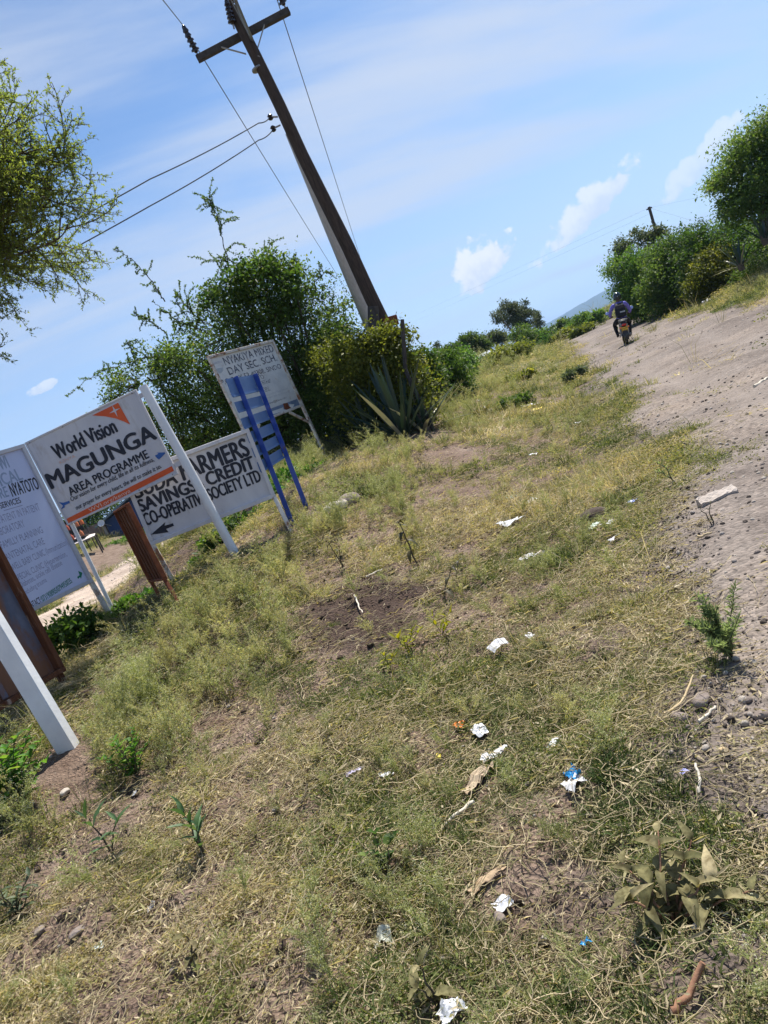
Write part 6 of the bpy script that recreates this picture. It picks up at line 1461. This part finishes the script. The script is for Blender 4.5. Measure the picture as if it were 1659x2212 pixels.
# ------------------------------------------------------------------ turf, weeds, gravel: uncountable, one object each
LIB = {}
def lib(coll, me):
    if coll not in LIB: LIB[coll] = bpy.data.collections.new(coll)
    o = bpy.data.objects.new('%s_%02d' % (coll, len(LIB[coll].objects)), me); LIB[coll].objects.link(o); return o
def blades(n, lo, hi, rad, lean, wd, rng, tone_mu, tone_sd, flat=0.0):
    a = rng.random(n) * 6.28; r = rad * np.sqrt(rng.random(n)); b = np.stack([np.cos(a) * r, np.sin(a) * r, np.full(n, -.004)], 1)
    L = lo + (hi - lo) * rng.random(n) ** 1.5; a2 = a + rng.normal(0, 1.1, n); th = np.clip(np.abs(rng.normal(lean, .35, n)), .02, 1.5)
    d = np.stack([np.cos(a2) * np.sin(th), np.sin(a2) * np.sin(th), np.cos(th)], 1); th2 = np.clip(th + .5 + .5 * rng.random(n), 0, 1.9)
    d2 = np.stack([np.cos(a2) * np.sin(th2), np.sin(a2) * np.sin(th2), np.cos(th2)], 1)
    ph = rng.random(n) * 6.28; s_ = np.stack([np.cos(ph), np.sin(ph), np.zeros(n)], 1) * (wd * (.6 + .8 * rng.random(n)))[:, None]
    m1 = b + d * (L * .55)[:, None]; m2 = m1 + d2 * (L * .45)[:, None]; m2[:, 2] = np.maximum(m2[:, 2], .004)
    V = np.stack([b - s_ * .5, b + s_ * .5, m1 - s_ * .4, m1 + s_ * .4, m2], 1).reshape(-1, 3); i = np.arange(n)[:, None] * 5
    T = np.concatenate([i + [[0, 1, 3]], i + [[0, 3, 2]], i + [[2, 3, 4]]], 0)
    tone = np.repeat(np.clip(tone_mu + rng.normal(0, tone_sd, n), 0, 1), 5)
    return V, T, tone
def turf_lib():
    rng = np.random.default_rng(100)
    for k in range(6):       # short dry mat
        V, T, tn = blades(80, .02, .07, .085, 1.0, .0042, rng, .60 + .08 * (k % 3), .22); lib('turf', mesh_np('turf', V, T, Lf_grass, False, {'tone': tn}))
    for k in range(3):       # greener tufts
        V, T, tn = blades(60, .05, .14, .05, .6, .0042, rng, .44, .2); lib('turf', mesh_np('turf', V, T, Lf_grass, False, {'tone': tn}))
    for k in range(3):       # straw
        V, T, tn = blades(34, .04, .15, .09, 1.25, .0040, rng, .80, .12); lib('turf', mesh_np('turf', V, T, Lf_grass, False, {'tone': tn}))
    for k in range(3):       # creeping broad-bladed grass
        V, T, tn = blades(46, .03, .07, .07, .8, .008, rng, .46, .18); lib('turf', mesh_np('turf', V, T, Lf_grass, False, {'tone': tn}))
    for k in range(2):       # tall thin stalks
        V, T, tn = blades(9, .16, .34, .05, .35, .0030, rng, .72, .2); lib('turf', mesh_np('turf', V, T, Lf_grass, False, {'tone': tn}))
def mat_lib():
    rng = np.random.default_rng(120)
    for k in range(5):       # low leafy creeping weeds among the grass
        n = 75; a = rng.random(n) * 6.28; r = .09 * np.sqrt(rng.random(n)); P = np.stack([np.cos(a) * r, np.sin(a) * r, .004 + .045 * rng.random(n) ** 1.5], 1)
        A = unit(n, rng) * [1, 1, .45] + [0, 0, .25]; S = .007 + .013 * rng.random(n)
        V, T = leaf_arrays(P, A, S, .55, .1, rng); lib('turf', mesh_np('turf', V, T, Lf_mat, False, {'tone': np.repeat(np.clip((.35, .5, .45, .6, .75)[k] + rng.normal(0, .2, n), 0, 1), 4)}))
def straw_lib():
    rng = np.random.default_rng(150)
    for k in range(4):
        n = 26; P = np.stack([rng.normal(0, .06, n), rng.normal(0, .06, n), .004 + .012 * rng.random(n)], 1); a = rng.random(n) * 6.28
        A = np.stack([np.cos(a), np.sin(a), rng.normal(0, .12, n)], 1); S = .012 + .05 * rng.random(n) ** 2
        S = S if k < 3 else S * .5; V, T = leaf_arrays(P, A, S, .15 if k < 3 else .4, .05, rng); lib('straw', mesh_np('straw', V, T, Lf_grass, False, {'tone': np.repeat(np.clip((.84 if k < 3 else .72) + rng.normal(0, .12, n), 0, 1), 4)}))
    for k in range(3):
        sg = [[], [], [], []]
        for j in range(7):
            a = rng.random() * 6.28; q = [np.array([rng.normal(0, .08), rng.normal(0, .08), .012])]
            for i in range(7): a += rng.normal(0, .25); q.append(q[-1] + np.array([math.cos(a), math.sin(a), 0]) * (.014 + .018 * rng.random()) + [0, 0, rng.normal(0, .005)])
            q = np.array(q); q[:, 2] = np.clip(q[:, 2], .004, .03); sg[0].append(q[:-1]); sg[1].append(q[1:]); sg[2].append(np.full(7, .0016)); sg[3].append(np.full(7, .0013))
        V, Q = twig_arrays(*[np.concatenate(s_) for s_ in sg]); lib('straw', mesh_np('straw', V, Q, Lf_grass, False, {'tone': np.full(len(V), .74 + .1 * k)}))
def weed_lib():
    rng = np.random.default_rng(200)
    for k in range(6):       # branching weed with lacy leaves and tiny white heads
        sg = [[], [], [], []]; LP, LA, LS, LT = [], [], [], []; H_ = .34 + .12 * rng.random(); dry = k >= 4
        def br(p, d, ln, r, lv):
            n = 5; q = [p]
            for i in range(n): d = nrm(d + rng.normal(0, .10, 3) + [0, 0, .04]); q.append(q[-1] + d * ln / n)
            q = np.array(q); sg[0].append(q[:-1]); sg[1].append(q[1:]); sg[2].append(np.linspace(r, r * .6, n)); sg[3].append(np.linspace(r * .9, r * .5, n))
            if lv < 2:
                for j in range(6 if lv == 0 else 4):
                    t = rng.integers(1 if lv == 0 else 2, n + 1); a = rng.random() * 6.28; c = nrm(d * .8 + np.array([math.cos(a), math.sin(a), .15]) * .75); br(q[t], c, ln * (.38 + .2 * rng.random()), r * .6, lv + 1)
            else:
                nf = 0 if dry and rng.random() < .6 else 3
                for _ in range(nf):
                    LP.append(q[-1] + rng.normal(0, .012, 3)); LA.append(np.array([0, 0, 1.]) + rng.normal(0, .3, 3)); LS.append(.0085); LT.append(1.0); LP.append(LP[-1] + [.003, 0, -.002]); LA.append(np.array([1., 0, .2])); LS.append(.0085); LT.append(.97)
            nl = [12, 8, 6][lv]
            for _ in range(nl):
                u = rng.random() * (n - .01); kk = int(u); b = q[kk] + (q[kk + 1] - q[kk]) * (u - kk); a = unit(1, rng)[0] + d * .5; ll = [.055, .036, .022][lv] * (.6 + .8 * rng.random())
                # lacy leaf: a midrib of little lobes
                for j in range(4):
                    LP.append(b + a * ll * (j / 4.0)); LA.append(a * .5 + unit(1, rng)[0]); LS.append(ll * .5 * (1 - j * .15)); LT.append(np.clip((.75 if dry else .5) + rng.normal(0, .16), 0, .92))
        br(np.array([0, 0, -.02]), np.array([0, 0, 1.]), H_, .0035, 0); br(np.array([.02, .01, -.02]), nrm([.3, .2, 1.]), H_ * .7, .003, 0)
        LP, LA, LS, LT = map(np.array, (LP, LA, LS, LT)); V, T = leaf_arrays(LP, LA, LS, .42, rng=rng); tn = np.repeat(LT, 4)
        fl = np.repeat(LT > .95, 4)
        Vt, Qt = twig_arrays(*[np.concatenate(s_) for s_ in sg]); tt = np.full(len(Vt), .62 if not dry else .85)
        Tq = np.concatenate([Qt[:, [0, 1, 2]], Qt[:, [0, 2, 3]]]) + len(V)
        lib('weeds', mesh_np('weeds', np.concatenate([V, Vt]), np.concatenate([T, Tq]), Lf_weed, False, {'tone': np.concatenate([tn, tt])}))
    for k in range(2):       # brown dry twiggy weed
        sg = [[], [], [], []]
        for j in range(9):
            a = rng.random() * 6.28; q = [np.zeros(3)]; d = nrm([math.cos(a) * .5, math.sin(a) * .5, 1])
            for i in range(5): d = nrm(d + rng.normal(0, .2, 3)); q.append(q[-1] + d * .045)
            q = np.array(q); sg[0].append(q[:-1]); sg[1].append(q[1:]); sg[2].append(np.full(5, .0022)); sg[3].append(np.full(5, .0016))
        Vt, Qt = twig_arrays(*[np.concatenate(s_) for s_ in sg]); lib('weeds', mesh_np('weeds', Vt, Qt, M_twig, False, {'tone': np.full(len(Vt), .9)}))
def stone_lib():
    import bmesh
    rng = np.random.default_rng(300)
    for k in range(6):
        bm = bmesh.new(); bmesh.ops.create_icosphere(bm, subdivisions=2, radius=.5); V = np.array([v.co[:] for v in bm.verts]); Fs = np.array([[v.index for v in f.verts] for f in bm.faces]); bm.free()
        for n_, d in zip(unit(8, rng), .30 + .14 * rng.random(8)):
            kk = V @ n_; V -= np.outer(np.maximum(kk - d, 0), n_)
        V = V * np.array([1, .65 + .3 * rng.random(), .5 + .25 * rng.random()])
        lib('gravel', mesh_np('gravel', V, Fs, [M_stone, M_road, M_paleston, M_road, M_road, M_block][k]))
    for k in range(4):
        bm = bmesh.new(); bmesh.ops.create_icosphere(bm, subdivisions=2, radius=.5); V = np.array([v.co[:] for v in bm.verts]); Fs = np.array([[v.index for v in f.verts] for f in bm.faces]); bm.free()
        V *= (1 + .5 * (vn(V[:, 0] * 4 + k * 7, V[:, 1] * 4 + V[:, 2] * 5, 300 + k) - .5))[:, None] * np.array([1, .8, .55]); lib('clods', mesh_np('clods', V, Fs, M_soil))
turf_lib(); mat_lib(); straw_lib(); weed_lib(); stone_lib()
def scatter(name, coll, P, idx, scl, tilt, label, cat, rotz=None, ptone=None):
    n = len(P); V = np.asarray(P, np.float32); me = bpy.data.meshes.new(name); me.vertices.add(n); me.vertices.foreach_set('co', V.ravel())
    rot = np.stack([RNG.normal(0, tilt, n), RNG.normal(0, tilt, n), RNG.random(n) * 6.28 if rotz is None else rotz], 1).astype(np.float32)
    for k, a in (('idx', idx), ('scl', scl)):
        t = me.attributes.new(k, 'INT' if k == 'idx' else 'FLOAT', 'POINT'); t.data.foreach_set('value', np.asarray(a, np.int32 if k == 'idx' else np.float32))
    t = me.attributes.new('rot', 'FLOAT_VECTOR', 'POINT'); t.data.foreach_set('vector', rot.ravel())
    if ptone is not None: t = me.attributes.new('ptone', 'FLOAT', 'POINT'); t.data.foreach_set('value', np.asarray(ptone, np.float32))
    o = link(name, me); ng = bpy.data.node_groups.new(name, 'GeometryNodeTree')
    ng.interface.new_socket('Geometry', in_out='INPUT', socket_type='NodeSocketGeometry'); ng.interface.new_socket('Geometry', in_out='OUTPUT', socket_type='NodeSocketGeometry')
    nn = ng.nodes; gi = nn.new('NodeGroupInput'); go = nn.new('NodeGroupOutput'); ip = nn.new('GeometryNodeInstanceOnPoints'); ci = nn.new('GeometryNodeCollectionInfo')
    ci.inputs['Collection'].default_value = LIB[coll]; ci.inputs['Separate Children'].default_value = True; ci.inputs['Reset Children'].default_value = True; ip.inputs['Pick Instance'].default_value = True
    L = ng.links.new; L(gi.outputs[0], ip.inputs['Points']); L(ci.outputs[0], ip.inputs['Instance']); L(ip.outputs[0], go.inputs[0])
    for nm_, ty, sk in (('idx', 'INT', 'Instance Index'), ('scl', 'FLOAT', 'Scale'), ('rot', 'FLOAT_VECTOR', 'Rotation')):
        na = nn.new('GeometryNodeInputNamedAttribute'); na.data_type = ty; na.inputs['Name'].default_value = nm_; L([s_ for s_ in na.outputs if s_.enabled][0], ip.inputs[sk])
    md = o.modifiers.new('scatter', 'NODES'); md.node_group = ng
    tag(o, label, cat, None, 'stuff'); print(name, n); return o
def ring_points(bands, amin=-46, amax=46, rng=RNG):
    out = []
    for r0, r1, den in bands:
        n = int(den * .5 * R(amax - amin) * (r1 * r1 - r0 * r0)); r = np.sqrt(r0 * r0 + (r1 * r1 - r0 * r0) * rng.random(n)); a = R(amin) + R(amax - amin) * rng.random(n)
        out.append(np.stack([np.sin(a) * r, np.cos(a) * r, r], 1))
    return np.concatenate(out)
KEEP += [(-2.45, 4.45, .25), (-2.3, 4.1, .2), (-2.5, 4.7, .2), (.85, 13.3, .9), (.2, 13.9, .8)]
def clear(x, y, rad=1.0):
    ok = np.ones(len(x), bool)
    for (cx, cy, r) in KEEP: ok &= np.hypot(x - cx, y - cy) > r * rad
    return ok
def verge(p, thr=.0, keep=.05):
    m_ = np.maximum(roadmask(p[:, 0], p[:, 1]), lroadmask(p[:, 0], p[:, 1])); pr = 1 - ss(-.25 + thr, .12 + thr, m_) * (1 - keep)
    ea = ss(10.4, 11.2, -p[:, 0]) * (1 - ss(14.0, 15.4, -p[:, 0])) * ss(8, 14, p[:, 1])
    return pr * (1 - .95 * ea)
def build_turf():
    p = ring_points([(1.0, 4, 680), (4, 8, 300), (8, 15, 95), (15, 30, 26), (30, 60, 6), (60, 110, 1.6)]); x, y, r = p.T
    b = bare(x, y); pr = verge(p, -.05 + (.17 + .5 * ss(.45, .7, fbm(x * .5, y * .5, 145, 3))) * ss(3, 7, r), .02) * (1 - np.clip(.84 * b, 0, .985)) * (.35 + .65 * ss(.25, .6, fbm(x * .8, y * .8, 140, 3)))
    p = p[(RNG.random(len(p)) < pr) & clear(x, y)]; x, y, r = p.T
    s = (edge(y) - x) * .95; u = RNG.random(len(p)); wet = fbm(x * .55, y * .55, 150, 3)
    far = ss(14, 26, r)
    idx = np.where(u < .46, RNG.integers(0, 6, len(p)), np.where(u < .54 + .2 * ss(.52, .66, wet), RNG.integers(6, 9, len(p)), np.where(u < .86, RNG.integers(9, 12, len(p)), np.where(u < .97, RNG.integers(12, 15, len(p)), RNG.integers(15, 17, len(p))))))
    lw = RNG.random(len(p)) < .42 * ss(.30, .6, fbm(x * 1.1, y * 1.1, 155, 3)) + .12; idx = np.where(lw, RNG.integers(17, 22, len(p)), idx)
    scl = (.7 + .6 * RNG.random(len(p))) * np.interp(r, [1, 4, 8, 15, 30, 60, 110], [.70, .82, 1.2, 1.9, 3.0, 5.0, 8.0]) * (1 - .45 * np.clip(bare(x, y), 0, 1))
    pt = (fbm(x * .55, y * .55, 210, 3) - .5) * 1.3 + (fbm(x * 2.6, y * 2.6, 215, 2) - .5) * .7 - .02; scl = scl * (.7 + .75 * fbm(x * 1.7, y * 1.7, 220, 2))
    z = ground_z(x, y); scatter('grass', 'turf', np.stack([x, y, z], 1), idx, scl, .12, 'short dry straw and green grass over the verge', 'grass', None, pt)
    # weeds
    p = ring_points([(1.0, 4, 60), (4, 8, 68), (8, 14, 46), (14, 26, 14), (26, 55, 2.2)]); x, y, r = p.T; s = (edge(y) - x) * .95
    w = .34 + .8 * ss(1.7, 3.0, s) * ss(3, 5.5, r); w = w * (.25 + .9 * ss(.36, .6, fbm(x * .9, y * .9, 160, 3)))
    # weeds across the road
    w = w * (1 - .95 * ss(3.5, 4.2, s) * (1 - ss(12, 14, y)))
    pr = np.clip(w, 0, 1) * verge(p, -.25, 0) * (1 - .9 * (bare(x, y) > .5)) * (1 - ss(7, 10, s) * (1 - ss(-1, 0, -s - 4)))
    p = p[(RNG.random(len(p)) < pr) & clear(x, y, 1.15)]; x, y, r = p.T; s = (edge(y) - x) * .95
    idx = RNG.integers(0, 8, len(p)); dry = fbm(x * .6, y * .6, 170, 3) > .50; idx = np.where(dry & (RNG.random(len(p)) < .75), RNG.integers(4, 8, len(p)), np.where(RNG.random(len(p)) < .85, RNG.integers(0, 4, len(p)), idx))
    scl = (.45 + .5 * RNG.random(len(p))) * (.62 + .45 * ss(2.0, 3.4, s)) * np.interp(r, [1, 4, 12, 30, 60], [.75, .85, 1.0, 1.7, 3.0])
    scatter('weeds', 'weeds', np.stack([x, y, ground_z(x, y)], 1), idx, scl, .15, 'lacy grey-green weeds with tiny white flower heads along the bank', 'weeds')
    # gravel
    p = ring_points([(1.0, 3.5, 2600), (3.5, 7, 1100), (7, 14, 300), (14, 30, 45)]); x, y, r = p.T; m_ = np.maximum(roadmask(x, y), lroadmask(x, y))
    pr = .05 + .95 * ss(-.25, .1, m_); pr = pr * (.35 + .65 * ss(.35, .6, fbm(x * 1.3, y * 1.3, 180, 3))); p = p[RNG.random(len(p)) < pr]; x, y, r = p.T
    size = np.clip(.005 + .007 * RNG.pareto(2.4, len(p)), .004, .034) * np.interp(r, [1, 4, 10, 30], [.9, 1.1, 1.5, 2.4])
    scatter('gravel', 'gravel', np.stack([x, y, ground_z(x, y) + .010 + size * .1], 1), RNG.integers(0, 6, len(p)), size, .3, 'loose grey and brown gravel on the road and its shoulder', 'gravel')
    p = ring_points([(1.0, 4, 420), (4, 8, 150), (8, 14, 30)]); x, y, r = p.T; p = p[(RNG.random(len(p)) < verge(p, .25, .03) * (1 - .75 * (bare(x, y) > .95))) & clear(x, y, 1.15)]; x, y, r = p.T
    scatter('straw', 'straw', np.stack([x, y, ground_z(x, y) + .006], 1), RNG.choice([0, 1, 2, 3, 4, 5, 6, 0, 1, 2], len(p)), (.6 + .7 * RNG.random(len(p))) * np.interp(r, [1, 4, 10, 30], [.8, 1.0, 1.6, 2.5]), .15, 'broken straw and dead leaf crumbs strewn over the soil', 'straw')
    # clods on the bare soil
    p = ring_points([(1.0, 3.5, 900), (3.5, 8, 420), (8, 14, 50)]); x, y, r = p.T; b = bare(x, y); p = p[(RNG.random(len(p)) < (.03 + .97 * ss(.3, .8, b))) & (roadmask(x, y) < .05)]; x, y, r = p.T
    size = np.clip(.006 + .010 * RNG.pareto(2.3, len(p)), .005, .06) * np.interp(r, [1, 4, 10, 30], [.7, 1.0, 1.4, 2])
    scatter('soil_clods', 'clods', np.stack([x, y, ground_z(x, y)], 1), RNG.integers(0, 4, len(p)), size, .3, 'crumbs and clods of brown earth on the bare patches', 'soil')
build_turf()

# ------------------------------------------------------------------ haze
def haze():
    mt, nt, out = nodes('haze'); v = N(nt, 'ShaderNodeVolumePrincipled'); v.inputs['Color'].default_value = (.42, .64, 1.0, 1); v.inputs['Density'].default_value = 1.6e-4; v.inputs['Anisotropy'].default_value = .2
    nt.links.new(v.outputs[0], out.inputs['Volume'])
    m_ = MB(); m_.box((0, 0, 55), (13400, 13400, 240)); o = m_.build('haze', mt); tag(o, None, None, None, 'stuff'); o['label'] = 'pale blue haze over the whole place'; o['category'] = 'haze'
haze()
